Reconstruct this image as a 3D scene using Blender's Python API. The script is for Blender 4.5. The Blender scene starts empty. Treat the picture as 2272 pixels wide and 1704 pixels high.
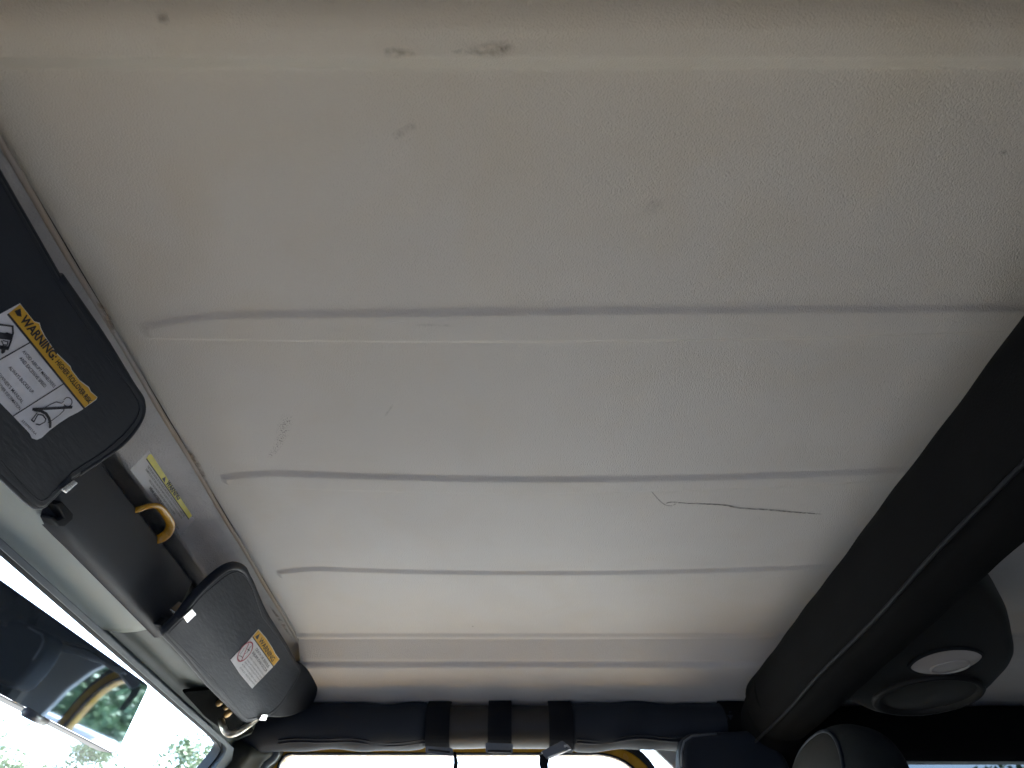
import bpy, bmesh, math, random
from mathutils import Vector, Matrix
R = math.radians
rnd = random.Random(7)
scene = bpy.context.scene
COL = scene.collection

# ------------------------------------------------------------------ camera
PITCH = R(42)
cs, sn = math.cos(PITCH), math.sin(PITCH)
cam_d = bpy.data.cameras.new('camera')
cam_d.sensor_width = 36.0
cam_d.lens = 36.0 * 1515 / 2272
cam_d.clip_start = 0.02
cam_d.dof.use_dof = True; cam_d.dof.focus_distance = 0.72; cam_d.dof.aperture_fstop = 11
cam_d.clip_end = 2000
cam = bpy.data.objects.new('camera', cam_d)
COL.objects.link(cam)
M3 = Matrix.Identity(3)
M3.col[0] = (-1, 0, 0); M3.col[1] = (0, sn, cs); M3.col[2] = (0, cs, -sn)
cam.matrix_world = M3.to_4x4()
scene.camera = cam

# ------------------------------------------------------------------ light
SUN_EL, SUN_AZ = 60, 212      # degrees; azimuth clockwise from +Y
w = bpy.data.worlds.new('World'); scene.world = w; w.use_nodes = True
nt = w.node_tree
bg = nt.nodes['Background']
sky = nt.nodes.new('ShaderNodeTexSky')
sky.sky_type = 'NISHITA'; sky.sun_disc = False
sky.sun_elevation = R(SUN_EL); sky.sun_rotation = R(SUN_AZ)
sky.dust_density = 2.0; sky.air_density = 1.0
nt.links.new(sky.outputs[0], bg.inputs[0])
bg.inputs[1].default_value = 0.15
sd = bpy.data.lights.new('sun', 'SUN'); sd.energy = 4.0; sd.angle = R(0.5); sd.color = (1.0, 0.96, 0.91)
so = bpy.data.objects.new('sun', sd); COL.objects.link(so)
sdir = Vector((math.sin(R(SUN_AZ)) * math.cos(R(SUN_EL)), math.cos(R(SUN_AZ)) * math.cos(R(SUN_EL)), math.sin(R(SUN_EL))))
so.rotation_euler = sdir.to_track_quat('Z', 'Y').to_euler()
so.location = sdir * 20
vs = scene.view_settings
vs.view_transform = 'Standard'; vs.look = 'None'; vs.gamma = 1; vs.use_curve_mapping = False
vs.exposure = 3.95
scene.cycles.use_denoising = True
scene.cycles.max_bounces = 10
scene.cycles.diffuse_bounces = 6
scene.cycles.transparent_max_bounces = 16
scene.cycles.caustics_reflective = False
scene.cycles.caustics_refractive = False
scene.cycles.sample_clamp_indirect = 8
scene.cycles.blur_glossy = 0.5

# ------------------------------------------------------------------ helpers
def ray(px, py):
    u = (px - 1136) / 1515; v = (852 - py) / 1515
    return Vector((-u, -cs + v * sn, sn + v * cs))
def onz(px, py, z): r = ray(px, py); return r * (z / r.z)
def ony(px, py, y): r = ray(px, py); return r * (y / r.y)
def onx(px, py, x): r = ray(px, py); return r * (x / r.x)
class Plane:
    """a real plane of the car; points read off the photo are laid on it"""
    def __init__(s, p, n):
        s.p = Vector(p); s.n = Vector(n).normalized()
        if s.n.dot(s.p) > 0: s.n = -s.n
    def at(s, px, py, off=0):
        r = ray(px, py)
        return r * (s.n.dot(s.p) / s.n.dot(r)) + s.n * off

def mesh(name, verts, faces, mat, parent=None, smooth=False):
    me = bpy.data.meshes.new(name)
    me.from_pydata([tuple(v) for v in verts], [], faces)
    me.update()
    if mat: me.materials.append(mat)
    if smooth:
        for p in me.polygons: p.use_smooth = True
    o = bpy.data.objects.new(name, me); COL.objects.link(o)
    if parent: o.parent = parent; o.matrix_parent_inverse = parent.matrix_world.inverted()
    return o
def empty(name, loc=(0, 0, 0)):
    o = bpy.data.objects.new(name, None); COL.objects.link(o); o.location = loc
    o.empty_display_size = 0.02
    o.matrix_world = Matrix.Translation(Vector(loc))
    return o
def tag(o, label=None, cat=None, group=None, kind=None):
    if label: o['label'] = label
    if cat: o['category'] = cat
    if group: o['group'] = group
    if kind: o['kind'] = kind
    return o
def bevel(o, wd, seg=3, ang=35):
    b = o.modifiers.new('bevel', 'BEVEL'); b.width = wd; b.segments = seg; b.limit_method = 'ANGLE'; b.angle_limit = R(ang)
    b.harden_normals = False
    for p in o.data.polygons: p.use_smooth = True
    wn = o.modifiers.new('wn', 'WEIGHTED_NORMAL'); wn.keep_sharp = True
    return o
def solid(o, t, off=-1):
    s = o.modifiers.new('solid', 'SOLIDIFY'); s.thickness = t; s.offset = off
    return o
def box(name, a, b, mat, parent=None, bev=0.0):
    x0, y0, z0 = a; x1, y1, z1 = b
    v = [(x, y, z) for x in (x0, x1) for y in (y0, y1) for z in (z0, z1)]
    f = [(0, 1, 3, 2), (4, 6, 7, 5), (0, 4, 5, 1), (2, 3, 7, 6), (0, 2, 6, 4), (1, 5, 7, 3)]
    o = mesh(name, v, f, mat, parent)
    if bev: bevel(o, bev)
    return o
def smoothpath(pts, n=8):
    P = [Vector(p) for p in pts]; out = []
    for i in range(len(P) - 1):
        a = P[max(i - 1, 0)]; b = P[i]; c = P[i + 1]; d = P[min(i + 2, len(P) - 1)]
        for k in range(n):
            t = k / n
            out.append(0.5 * ((2 * b) + (c - a) * t + (2 * a - 5 * b + 4 * c - d) * t * t + (3 * b - a - 3 * c + d) * t ** 3))
    out.append(P[-1]); return out
def tube(name, pts, r, mat, parent=None, seg=16, rf=None, caps=True, sy=1.0, up=(0, 0, 1)):
    """tube along pts; rf(i, ang) -> radius factor"""
    P = [Vector(p) for p in pts]; vv = []; ff = []
    up = Vector(up); prev = None
    for i, p in enumerate(P):
        d = (P[min(i + 1, len(P) - 1)] - P[max(i - 1, 0)]).normalized()
        if prev is None:
            u = up if abs(d.dot(up)) < 0.95 else Vector((0, 1, 0))
        else: u = prev
        a = (u - d * u.dot(d)).normalized(); b = d.cross(a); prev = a
        for k in range(seg):
            t = 2 * math.pi * k / seg
            rr = r * (rf(i, t) if rf else 1)
            vv.append(p + a * math.cos(t) * rr + b * math.sin(t) * rr * sy)
    n = len(P)
    for i in range(n - 1):
        for k in range(seg):
            ff.append((i * seg + k, i * seg + (k + 1) % seg, (i + 1) * seg + (k + 1) % seg, (i + 1) * seg + k))
    if caps:
        ff.append(tuple(range(seg))[::-1]); ff.append(tuple((n - 1) * seg + k for k in range(seg)))
    return mesh(name, vv, ff, mat, parent, smooth=True)
def rounded(poly, r, n=6):
    """round corners of a polygon in 3D (list of Vector); r number or list"""
    out = []; N = len(poly)
    for i in range(N):
        a, b, c = Vector(poly[i - 1]), Vector(poly[i]), Vector(poly[(i + 1) % N])
        rr = r[i] if isinstance(r, (list, tuple)) else r
        d1 = (a - b); d2 = (c - b)
        l = min(rr, d1.length * .49, d2.length * .49)
        if l < 1e-5: out.append(b); continue
        p = b + d1.normalized() * l; q = b + d2.normalized() * l
        for k in range(n + 1):
            t = k / n
            out.append(p * (1 - t) ** 2 + b * 2 * t * (1 - t) + q * t * t)
    return out
def slab(name, outline, n, thick, mat, parent=None, bev=0.0, seg=3):
    """solid board: outline (3D, planar) is the face seen, body goes along -n"""
    n = Vector(n).normalized(); N = len(outline)
    c = sum((Vector(p) for p in outline), Vector()) / N
    area = Vector()
    for i in range(N): area += (Vector(outline[i]) - c).cross(Vector(outline[(i + 1) % N]) - c)
    if area.dot(n) < 0: outline = list(reversed(outline))
    v = [Vector(p) for p in outline] + [Vector(p) - n * thick for p in outline]
    f = [tuple(range(N)), tuple(reversed(range(N, 2 * N)))]
    f += [(i, i + N, (i + 1) % N + N, (i + 1) % N) for i in range(N)]
    o = mesh(name, v, f, mat, parent)
    if bev: bevel(o, bev, seg)
    return o
def sheet(name, prof, ys, mat, parent=None, thick=0.0, warp=None, smooth=True):
    """profile of (x, z) swept along y"""
    v = []; f = []
    for y in ys:
        for (x, z) in prof:
            p = Vector((x, y, z))
            if warp: p = warp(p)
            v.append(p)
    n = len(prof)
    for i in range(len(ys) - 1):
        for k in range(n - 1):
            f.append((i * n + k, i * n + k + 1, (i + 1) * n + k + 1, (i + 1) * n + k))
    o = mesh(name, v, f, mat, parent, smooth=smooth)
    if thick: solid(o, thick, 0)
    return o
def linspace(a, b, n): return [a + (b - a) * i / (n - 1) for i in range(n)]

# ------------------------------------------------------------------ materials
def mat(name, col, rough=0.6, metal=0.0, spec=0.5, noise=None, bump=None, col2=None, coat=0.0, sheen=0.0):
    """noise=(scale, detail) mixes col and col2; bump=(scale, strength, distance[, stretch])"""
    mt = bpy.data.materials.new(name); mt.use_nodes = True
    nt = mt.node_tree; b = nt.nodes['Principled BSDF']
    b.inputs['Base Color'].default_value = (*col, 1); b.inputs['Roughness'].default_value = rough
    b.inputs['Metallic'].default_value = metal; b.inputs['Specular IOR Level'].default_value = spec
    b.inputs['Coat Weight'].default_value = coat
    b.inputs['Sheen Weight'].default_value = sheen
    tc = nt.nodes.new('ShaderNodeTexCoord')
    if noise:
        n = nt.nodes.new('ShaderNodeTexNoise'); n.inputs['Scale'].default_value = noise[0]; n.inputs['Detail'].default_value = noise[1]
        nt.links.new(tc.outputs['Object'], n.inputs['Vector'])
        r = nt.nodes.new('ShaderNodeValToRGB')
        r.color_ramp.elements[0].position = 0.35; r.color_ramp.elements[1].position = 0.68
        r.color_ramp.elements[0].color = (*col, 1); r.color_ramp.elements[1].color = (*(col2 or col), 1)
        nt.links.new(n.outputs[0], r.inputs[0]); nt.links.new(r.outputs[0], b.inputs['Base Color'])
        mr = nt.nodes.new('ShaderNodeMapRange'); mr.inputs['To Min'].default_value = max(0, rough - .08); mr.inputs['To Max'].default_value = min(1, rough + .1)
        nt.links.new(n.outputs[0], mr.inputs[0]); nt.links.new(mr.outputs[0], b.inputs['Roughness'])
    if bump:
        mp = nt.nodes.new('ShaderNodeMapping')
        if len(bump) > 3: mp.inputs['Scale'].default_value = bump[3]
        nt.links.new(tc.outputs['Object'], mp.inputs[0])
        n2 = nt.nodes.new('ShaderNodeTexNoise'); n2.inputs['Scale'].default_value = bump[0]; n2.inputs['Detail'].default_value = 3
        nt.links.new(mp.outputs[0], n2.inputs['Vector'])
        bp = nt.nodes.new('ShaderNodeBump'); bp.inputs['Strength'].default_value = bump[1]; bp.inputs['Distance'].default_value = bump[2]
        nt.links.new(n2.outputs[0], bp.inputs['Height']); nt.links.new(bp.outputs[0], b.inputs['Normal'])
    return mt

def roof_material(name, c1, c2, c3, bumps=(720, 0.8, 0.0013)):
    mt = mat(name, c1, 0.55, spec=0.35, bump=bumps)
    nt = mt.node_tree; b = nt.nodes['Principled BSDF']; tc = [n for n in nt.nodes if n.type == 'TEX_COORD'][0]
    def nz(scale, detail, p0, p1, dist=0.0):
        n = nt.nodes.new('ShaderNodeTexNoise'); n.inputs['Scale'].default_value = scale; n.inputs['Detail'].default_value = detail
        n.inputs['Distortion'].default_value = dist
        nt.links.new(tc.outputs['Object'], n.inputs['Vector'])
        mr = nt.nodes.new('ShaderNodeMapRange'); mr.inputs['From Min'].default_value = p0; mr.inputs['From Max'].default_value = p1
        nt.links.new(n.outputs[0], mr.inputs[0]); return mr
    a = nz(3.2, 4, 0.35, 0.7, 0.6); m1 = nt.nodes.new('ShaderNodeMix'); m1.data_type = 'RGBA'
    m1.inputs[6].default_value = (*c1, 1); m1.inputs[7].default_value = (*c2, 1); nt.links.new(a.outputs[0], m1.inputs[0])
    # age staining: browner towards the driver's side of the panel (old smoke / sun stain, a stain of the panel itself)
    sp = nt.nodes.new('ShaderNodeSeparateXYZ'); nt.links.new(tc.outputs['Object'], sp.inputs[0])
    g = nt.nodes.new('ShaderNodeMapRange'); g.inputs['From Min'].default_value = -0.85; g.inputs['From Max'].default_value = -0.15
    nt.links.new(sp.outputs[1], g.inputs[0])
    bl = nz(9, 6, 0.45, 0.75, 1.0)
    mu = nt.nodes.new('ShaderNodeMath'); mu.operation = 'MULTIPLY_ADD'
    nt.links.new(bl.outputs[0], mu.inputs[0]); mu.inputs[1].default_value = 0.14; 
    mu2 = nt.nodes.new('ShaderNodeMath'); mu2.operation = 'MULTIPLY'; nt.links.new(g.outputs[0], mu2.inputs[0]); mu2.inputs[1].default_value = 0.7
    nt.links.new(mu2.outputs[0], mu.inputs[2])
    m2 = nt.nodes.new('ShaderNodeMix'); m2.data_type = 'RGBA'
    nt.links.new(mu.outputs[0], m2.inputs[0]); nt.links.new(m1.outputs[2], m2.inputs[6]); m2.inputs[7].default_value = (*c3, 1)
    # tiny dark specks
    vo = nt.nodes.new('ShaderNodeTexVoronoi'); vo.inputs['Scale'].default_value = 9.0; nt.links.new(tc.outputs['Object'], vo.inputs['Vector'])
    lt = nt.nodes.new('ShaderNodeMath'); lt.operation = 'LESS_THAN'; lt.inputs[1].default_value = 0.012
    nt.links.new(vo.outputs['Distance'], lt.inputs[0])
    m3 = nt.nodes.new('ShaderNodeMix'); m3.data_type = 'RGBA'
    nt.links.new(lt.outputs[0], m3.inputs[0]); nt.links.new(m2.outputs[2], m3.inputs[6]); m3.inputs[7].default_value = (0.12, 0.1, 0.09, 1)
    nt.links.new(m3.outputs[2], b.inputs['Base Color'])
    return mt

def glass(name, tint=(1, 1, 1)):
    mt = bpy.data.materials.new(name); mt.use_nodes = True; nt = mt.node_tree
    for n in list(nt.nodes): nt.nodes.remove(n)
    o = nt.nodes.new('ShaderNodeOutputMaterial'); t = nt.nodes.new('ShaderNodeBsdfTransparent'); g = nt.nodes.new('ShaderNodeBsdfGlossy')
    t.inputs[0].default_value = (*tint, 1); g.inputs['Roughness'].default_value = 0.02
    lw = nt.nodes.new('ShaderNodeLayerWeight'); lw.inputs[0].default_value = 0.5
    pw_ = nt.nodes.new('ShaderNodeMath'); pw_.operation = 'POWER'; pw_.inputs[1].default_value = 4.0; nt.links.new(lw.outputs['Facing'], pw_.inputs[0])
    f = nt.nodes.new('ShaderNodeMath'); f.operation = 'MULTIPLY_ADD'; f.inputs[1].default_value = 0.5; f.inputs[2].default_value = 0.04
    nt.links.new(pw_.outputs[0], f.inputs[0])
    mx = nt.nodes.new('ShaderNodeMixShader')
    nt.links.new(f.outputs[0], mx.inputs[0]); nt.links.new(t.outputs[0], mx.inputs[1]); nt.links.new(g.outputs[0], mx.inputs[2])
    nt.links.new(mx.outputs[0], o.inputs[0]); return mt
def film(name, col, alpha, nscale=None, lo=.4, hi=.6, rough=.5):
    """semi transparent film / smudge, alpha broken up by noise"""
    mt = mat(name, col, rough); nt = mt.node_tree; b = nt.nodes['Principled BSDF']
    b.inputs['Alpha'].default_value = alpha
    if nscale:
        tc = [n for n in nt.nodes if n.type == 'TEX_COORD'][0]
        n = nt.nodes.new('ShaderNodeTexNoise'); n.inputs['Scale'].default_value = nscale; n.inputs['Detail'].default_value = 4
        nt.links.new(tc.outputs['Object'], n.inputs['Vector'])
        mr = nt.nodes.new('ShaderNodeMapRange'); mr.inputs['From Min'].default_value = lo; mr.inputs['From Max'].default_value = hi
        mr.inputs['To Max'].default_value = alpha
        nt.links.new(n.outputs[0], mr.inputs[0])
        at = nt.nodes.new('ShaderNodeAttribute'); at.attribute_name = 'fade'
        mu = nt.nodes.new('ShaderNodeMath'); mu.operation = 'MULTIPLY'
        nt.links.new(mr.outputs[0], mu.inputs[0]); nt.links.new(at.outputs['Fac'], mu.inputs[1])
        nt.links.new(mu.outputs[0], b.inputs['Alpha'])
    return mt

M = {}
M['roof'] = roof_material('aged_offwhite_fibreglass', (0.62, 0.615, 0.61), (0.58, 0.575, 0.57), (0.53, 0.455, 0.335))
M['flange'] = mat('grey_grained_plastic', (0.44, 0.435, 0.445), 0.5, bump=(480, 0.8, 0.0014), noise=(14, 4), col2=(0.34, 0.335, 0.34))
M['seal'] = mat('seam_strip', (0.34, 0.33, 0.325), 0.6, noise=(7, 5), col2=(0.36, 0.29, 0.22))
M['vinyl'] = mat('dark_visor_vinyl', (0.0105, 0.014, 0.0215), 0.5, spec=0.35, bump=(300, 0.32, 0.0011, (1, 0.22, 1)), noise=(25, 4), col2=(0.013, 0.017, 0.025))
M['vinyl_edge'] = mat('visor_piping_vinyl', (0.009, 0.012, 0.019), 0.5, spec=.25)
M['trim'] = mat('charcoal_trim_plastic', (0.024, 0.029, 0.039), 0.5, bump=(600, 0.25, 0.0006), noise=(12, 4), col2=(0.029, 0.034, 0.044))
M['black'] = mat('black_plastic', (0.009, 0.011, 0.014), 0.6, spec=.25)
M['cover'] = mat('pale_green_grey_cover', (0.62, 0.68, 0.64), 0.5, bump=(420, 0.2, 0.0006), noise=(9, 4), col2=(0.58, 0.64, 0.60))
M['frame_paint'] = mat('windshield_frame_paint', (0.12, 0.145, 0.135), 0.45, noise=(10, 4), col2=(0.10, 0.12, 0.11))
M['pillar'] = mat('olive_pillar_paint', (0.038, 0.040, 0.031), 0.65, spec=.25, noise=(9, 4), col2=(0.048, 0.044, 0.030))
M['recess'] = mat('painted_recess_shade', (0.004, 0.005, 0.005), 0.9, spec=.05)
M['surround'] = mat('slate_surround', (0.12, 0.15, 0.17), 0.5, noise=(9, 3), col2=(0.10, 0.125, 0.145))
M['rubber'] = mat('black_rubber', (0.02, 0.022, 0.024), 0.55)
M['yellow'] = mat('yellow_car_paint', (0.68, 0.37, 0.03), 0.25, spec=0.5, coat=0.6, noise=(30, 3), col2=(0.55, 0.27, 0.022))
M['label_white'] = mat('label_white', (0.72, 0.72, 0.75), 0.4, noise=(60, 5), col2=(0.62, 0.61, 0.62), bump=(60, 0.25, 0.001))
M['label_yellow'] = mat('label_yellow', (0.66, 0.38, 0.03), 0.42, noise=(70, 5), col2=(0.58, 0.32, 0.03), bump=(60, 0.2, 0.001))
M['label_lemon'] = mat('label_lemon', (0.68, 0.60, 0.03), 0.4, noise=(60, 5), col2=(0.52, 0.47, 0.06))
M['ink'] = mat('black_ink', (0.012, 0.012, 0.018), 0.5)
M['ink_grey'] = mat('worn_ink', (0.10, 0.10, 0.12), 0.5)
M['ink_red'] = mat('faded_red_ink', (0.45, 0.09, 0.12), 0.5)
M['chrome'] = mat('clip_metal', (0.85, 0.83, 0.82), 0.22, metal=1.0)
M['rod'] = mat('nickel_rod', (0.55, 0.52, 0.45), 0.33, metal=0.85, noise=(60, 4), col2=(0.42, 0.38, 0.3))
M['brass'] = mat('brass_screw', (0.40, 0.27, 0.12), 0.35, metal=0.8)
M['foam'] = mat('padded_vinyl_sleeve', (0.008, 0.012, 0.020), 0.6, spec=.25, bump=(420, 0.3, 0.0008), noise=(12, 4), col2=(0.011, 0.015, 0.023))
M['foam_dark'] = mat('black_fabric_sleeve', (0.0035, 0.0038, 0.004), 0.95, spec=0.08, bump=(500, 0.3, 0.0008), noise=(20, 4), col2=(0.005, 0.005, 0.0052))
M['piping'] = mat('sleeve_piping', (0.007, 0.008, 0.010), 0.7, spec=.15)
M['bare'] = mat('bare_bar_paint', (0.022, 0.020, 0.019), 0.45, spec=.3, noise=(16, 4), col2=(0.016, 0.015, 0.015))
M['strap'] = mat('black_webbing', (0.004, 0.005, 0.008), 0.85, spec=.15, bump=(900, 0.5, 0.0008))
M['buckle'] = mat('grey_buckle_plastic', (0.10, 0.115, 0.14), 0.35)
M['housing'] = mat('mirror_housing_plastic', (0.022, 0.026, 0.035), 0.4)
M['mirror'] = mat('mirror_glass', (0.38, 0.46, 0.55), 0.03, metal=0.90)
M['pod'] = mat('sound_pod_plastic', (0.012, 0.013, 0.013), 0.6, spec=0.3, bump=(500, 0.2, 0.0006))
M['rim'] = mat('speaker_rim_plastic', (0.010, 0.010, 0.010), 0.55, spec=.25)
M['grille'] = mat('speaker_mesh', (0.012, 0.013, 0.012), 0.6)
M['lens'] = mat('frosted_lens', (0.42, 0.40, 0.38), 0.3, spec=0.6)
M['seat'] = mat('charcoal_seat_fabric', (0.013, 0.015, 0.016), 0.95, spec=.2, bump=(500, 0.4, 0.001), noise=(40, 4), col2=(0.010, 0.012, 0.013))
M['seat_side'] = mat('grey_seat_vinyl', (0.020, 0.0195, 0.0185), 0.8, spec=.15, noise=(30, 4), col2=(0.017, 0.0165, 0.016))
M['dash'] = mat('grey_dash_vinyl', (0.13, 0.135, 0.14), 0.6)
M['carpet'] = mat('dark_carpet', (0.05, 0.05, 0.052), 0.95, noise=(60, 5), col2=(0.035, 0.035, 0.036))
M['glass'] = glass('clear_glass', (0.93, 0.96, 0.95))
M['tint'] = glass('tinted_glass', (0.16, 0.18, 0.195))
M['asphalt'] = mat('sunlit_asphalt', (0.14, 0.14, 0.135), 0.9, noise=(1.3, 8), col2=(0.19, 0.185, 0.175), bump=(60, 0.4, 0.01))
M['bark'] = mat('bark', (0.12, 0.09, 0.065), 0.9, noise=(9, 6), col2=(0.07, 0.055, 0.04))
M['silver'] = mat('silver_paint', (0.52, 0.54, 0.57), 0.3, metal=0.5, coat=0.5)
M['white_paint'] = mat('white_paint', (0.75, 0.76, 0.78), 0.3, coat=0.5)
M['slate_paint'] = mat('slate_paint', (0.08, 0.09, 0.10), 0.3, coat=0.5)
M['tyre'] = mat('tyre', (0.02, 0.02, 0.02), 0.85)
M['dark_glass'] = mat('dark_car_glass', (0.02, 0.025, 0.03), 0.05, spec=0.8)
M['tail'] = mat('tail_lamp', (0.4, 0.02, 0.02), 0.2)
M['line'] = mat('parking_line_paint', (0.7, 0.7, 0.68), 0.8, noise=(6, 6), col2=(0.5, 0.5, 0.48))
M['pen'] = film('grey_scuff', (0.03, 0.03, 0.035), .85, 700, .40, .54)
M['speck'] = film('speckled_scuff', (0.12, 0.12, 0.13), 0.65, 620, .56, .62)
M['smear'] = film('brown_smear', (0.20, 0.14, 0.09), 0.5, 230, .30, .72)
M['rustmark'] = film('tan_rub_mark', (0.42, 0.27, 0.15), 0.5, 120, .35, .6)
M['clear'] = film('clear_label_film', (0.75, 0.75, 0.78), 0.42, rough=.25)
M['hair'] = mat('loose_thread', (0.25, 0.22, 0.2), 0.6)

# ------------------------------------------------------------------ 1. hardtop
H = 0.46           # inner roof height above the camera
CY = -0.68         # centreline of the car
XF = 0.366         # front edge of the roof panel
prof = [(0, .460), (.461, .460), (.468, .4555), (.472, .4550), (.479, .4585), (.4815, .4568), (.5145, .4337), (.5172, .4342), (.5220, .4240), (.610, .3955), (.660, .392), (.690, .376), (.698, .350), (.700, .3455)]
profd = [(0, .460), (.483, .460), (.495, .4475), (.513, .4470), (.527, .4535), (.540, .449), (.556, .428), (.570, .412), (.650, .402), (.688, .374), (.698, .347), (.700, .3455)]
def zraw(a):
    pr = prof
    if a > 0: pr = profd
    a = abs(a)
    for (a0, z0), (a1, z1) in zip(pr, pr[1:]):
        if a <= a1: return z0 + (z1 - z0) * (a - a0) / (a1 - a0)
    return prof[-1][1]
def zprof(a):
    s = 0; wt = 0
    for k in (-2, -1, 0, 1, 2):
        wk = 3 - abs(k); s += wk * zraw(a + k * 0.0012); wt += wk
    return s / wt
def ss(t): t = max(0, min(1, t)); return t * t * (3 - 2 * t)
def fitq(pts):
    # quadratic through three (px, py) edge points laid on the roof plane -> y(x)
    q = [onz(px, py, H) for px, py in pts]
    x0, x1, x2 = [p.x for p in q]; y0, y1, y2 = [p.y for p in q]
    def f(x):
        return (y0 * (x - x1) * (x - x2) / ((x0 - x1) * (x0 - x2)) + y1 * (x - x0) * (x - x2) / ((x1 - x0) * (x1 - x2))
                + y2 * (x - x0) * (x - x1) / ((x2 - x0) * (x2 - x1)))
    return f
beads = [
    (fitq([(493, 690), (1136, 682), (2272, 674)]), fitq([(493, 754), (1136, 758), (2272, 733)]), onz(306, 708, H).x, onz(520, 690, H).x, 'A'),
    (fitq([(616, 1041), (1232, 1055), (2044, 1031)]), fitq([(637, 1083), (1232, 1094), (2003, 1064)]), onz(492, 1058, H).x, onz(640, 1041, H).x, 'B'),
    (fitq([(719, 1256), (1027, 1264), (1869, 1248)]), fitq([(640, 1283), (1136, 1293), (1869, 1273)]), onz(614, 1268, H).x, onz(730, 1256, H).x, 'C')]
xs = [XF]
while xs[-1] > -1.5:
    xs.append(xs[-1] - (0.003 if xs[-1] > 0.12 else (0.012 if xs[-1] > -0.6 else 0.05)))
ys = []
y = CY + 0.7
while y > CY - 0.7001: ys.append(y); y -= 0.0015
verts = []; faces = []
zc = [zprof(y - CY) for y in ys]
for x in xs:
    info = []
    for ft, fb, xt, xfull, nm in beads:
        if x > xt + .002: continue
        yt, yb = ft(max(x, -1.0)), fb(max(x, -1.0))
        # pointed front end: only the driver-side edge bends in towards the tip
        k = max(0, min(1, (xt - x) / (xt - xfull)))
        yt = yb + (yt - yb) * (0.62 + 0.38 * math.sin(k * math.pi / 2))
        end = ss((xt + .002 - x - 0.06 * 0) / 0.008)
        info.append((yt, yb, end, nm))
    # very slight crown front to rear
    for j, y in enumerate(ys):
        z = zc[j]
        for yt, yb, end, *nm_ in info:
            if yb - .002 < y < yt + .002:
                wdt = yt - yb
                # driver-side flank broad, passenger-side flank narrow
                hgt = min(ss((yt - y) / (0.008 if nm_[0] == 'A' else 0.011)), ss((y - yb + 0.001) / (0.005 if nm_[0] == 'A' else 0.007)))
                z -= (0.0032 if nm_[0] == 'A' else 0.0038) * hgt * end
        verts.append((x, y, z))
ny = len(ys)
for i in range(len(xs) - 1):
    for j in range(ny - 1):
        faces.append((i * ny + j, (i + 1) * ny + j, (i + 1) * ny + j + 1, i * ny + j + 1))
hardtop = empty('hardtop', (-0.5, CY, 0.33))
tag(hardtop, 'aged off-white moulded hardtop ceiling with long pressed ribs and scuffs', 'car roof')
shell = mesh('ceiling_panel', verts, faces, M['roof'], hardtop, smooth=True)
# outer skin keeps daylight out
outer = []
for x in (.512, -1.56):
    for a in linspace(-.73, .73, 25):
        outer.append((x, CY + a, 0.50 - 0.15 * (abs(a) / .73) ** 6))
mesh('outer_skin', outer, [(i, i + 1, i + 26, i + 25) for i in range(24)], M['black'], hardtop, smooth=True)
# rear closing wall and quarter panels (behind the doors) with tinted panes
def wall_with_hole(name, y, x0, x1, z0, z1, hx0, hx1, hz0, hz1, r, mat_, parent, t=0.02):
    """plate in the plane y=const with a rounded opening"""
    outer_ = [Vector((x0, y, z0)), Vector((x1, y, z0)), Vector((x1, y, z1)), Vector((x0, y, z1))]
    inn = [Vector((hx0, y, hz0)), Vector((hx1, y, hz0)), Vector((hx1, y, hz1)), Vector((hx0, y, hz1))]
    inner = rounded(inn, r, 8)
    N = len(inner)
    # match each inner vertex with a point on the outer rectangle
    c = sum(inner, Vector()) / N; v = []; f = []
    outs = []
    for k in range(4):
        a, b = outer_[k - 1 if 0 else k], outer_[(k + 1) % 4]
    per = N // 4
    for k in range(4):
        A, B, C = outer_[k - 1], outer_[k], outer_[(k + 1) % 4]
        for q in range(per):
            t_ = q / (per - 1)
            outs.append(B.lerp(A.lerp(B, .6), 1 - t_ * 2) if t_ < .5 else B.lerp(C.lerp(B, .6), t_ * 2 - 1))
    v = inner + outs
    f = [(i, (i + 1) % N, (i + 1) % N + N, i + N) for i in range(N)]
    o = mesh(name, v, f, mat_, parent)
    solid(o, t, 0); return o
YW = CY - 0.715
wall_with_hole('quarter_panel', YW + .01, -0.40, -1.53, -0.35, 0.345, -0.66, -1.40, -0.05, 0.3185, 0.06, M['roof'], hardtop)
box('quarter_pane', (-0.64, YW - .002, -0.07), (-1.42, YW + .002, 0.33), M['tint'], hardtop)
yd = CY + 0.715
wall_with_hole('quarter_panel', yd - .01, -0.40, -1.53, -0.35, 0.345, -0.66, -1.40, -0.05, 0.3185, 0.06, M['roof'], hardtop)
box('quarter_pane', (-0.64, yd - .002, -0.07), (-1.42, yd + .002, 0.33), M['tint'], hardtop)
box('rear_wall', (-1.50, CY - .70, -0.35), (-1.53, CY + .70, 0.45), M['flange'], hardtop)

# front flange with a faint ridge, running along the windshield header
fl = [(XF + .002, .4605), (XF + .003, .4570), (.385, .4500), (.3925, .4462), (.3945, .4447), (.3970, .4440), (.408, .4332), (.4125, .4290), (.416, .4275), (.423, .4300), (.432, .440), (.46, .442)]
flange = sheet('front_flange', fl, linspace(0.02, CY - .63, 60), M['flange'], hardtop)
sheet('seam_strip', [(XF - .0015, .4575), (XF - .0018, .4555), (XF - .0005, .4546), (XF + .0025, .4546), (XF + .0035, .4560), (XF + .003, .4585)],
      linspace(0.02, CY - .592, 50), M['seal'], hardtop,
      warp=lambda p: Vector((p.x + 0.0006 * math.sin(p.y * 31) , p.y, p.z)))

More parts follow.
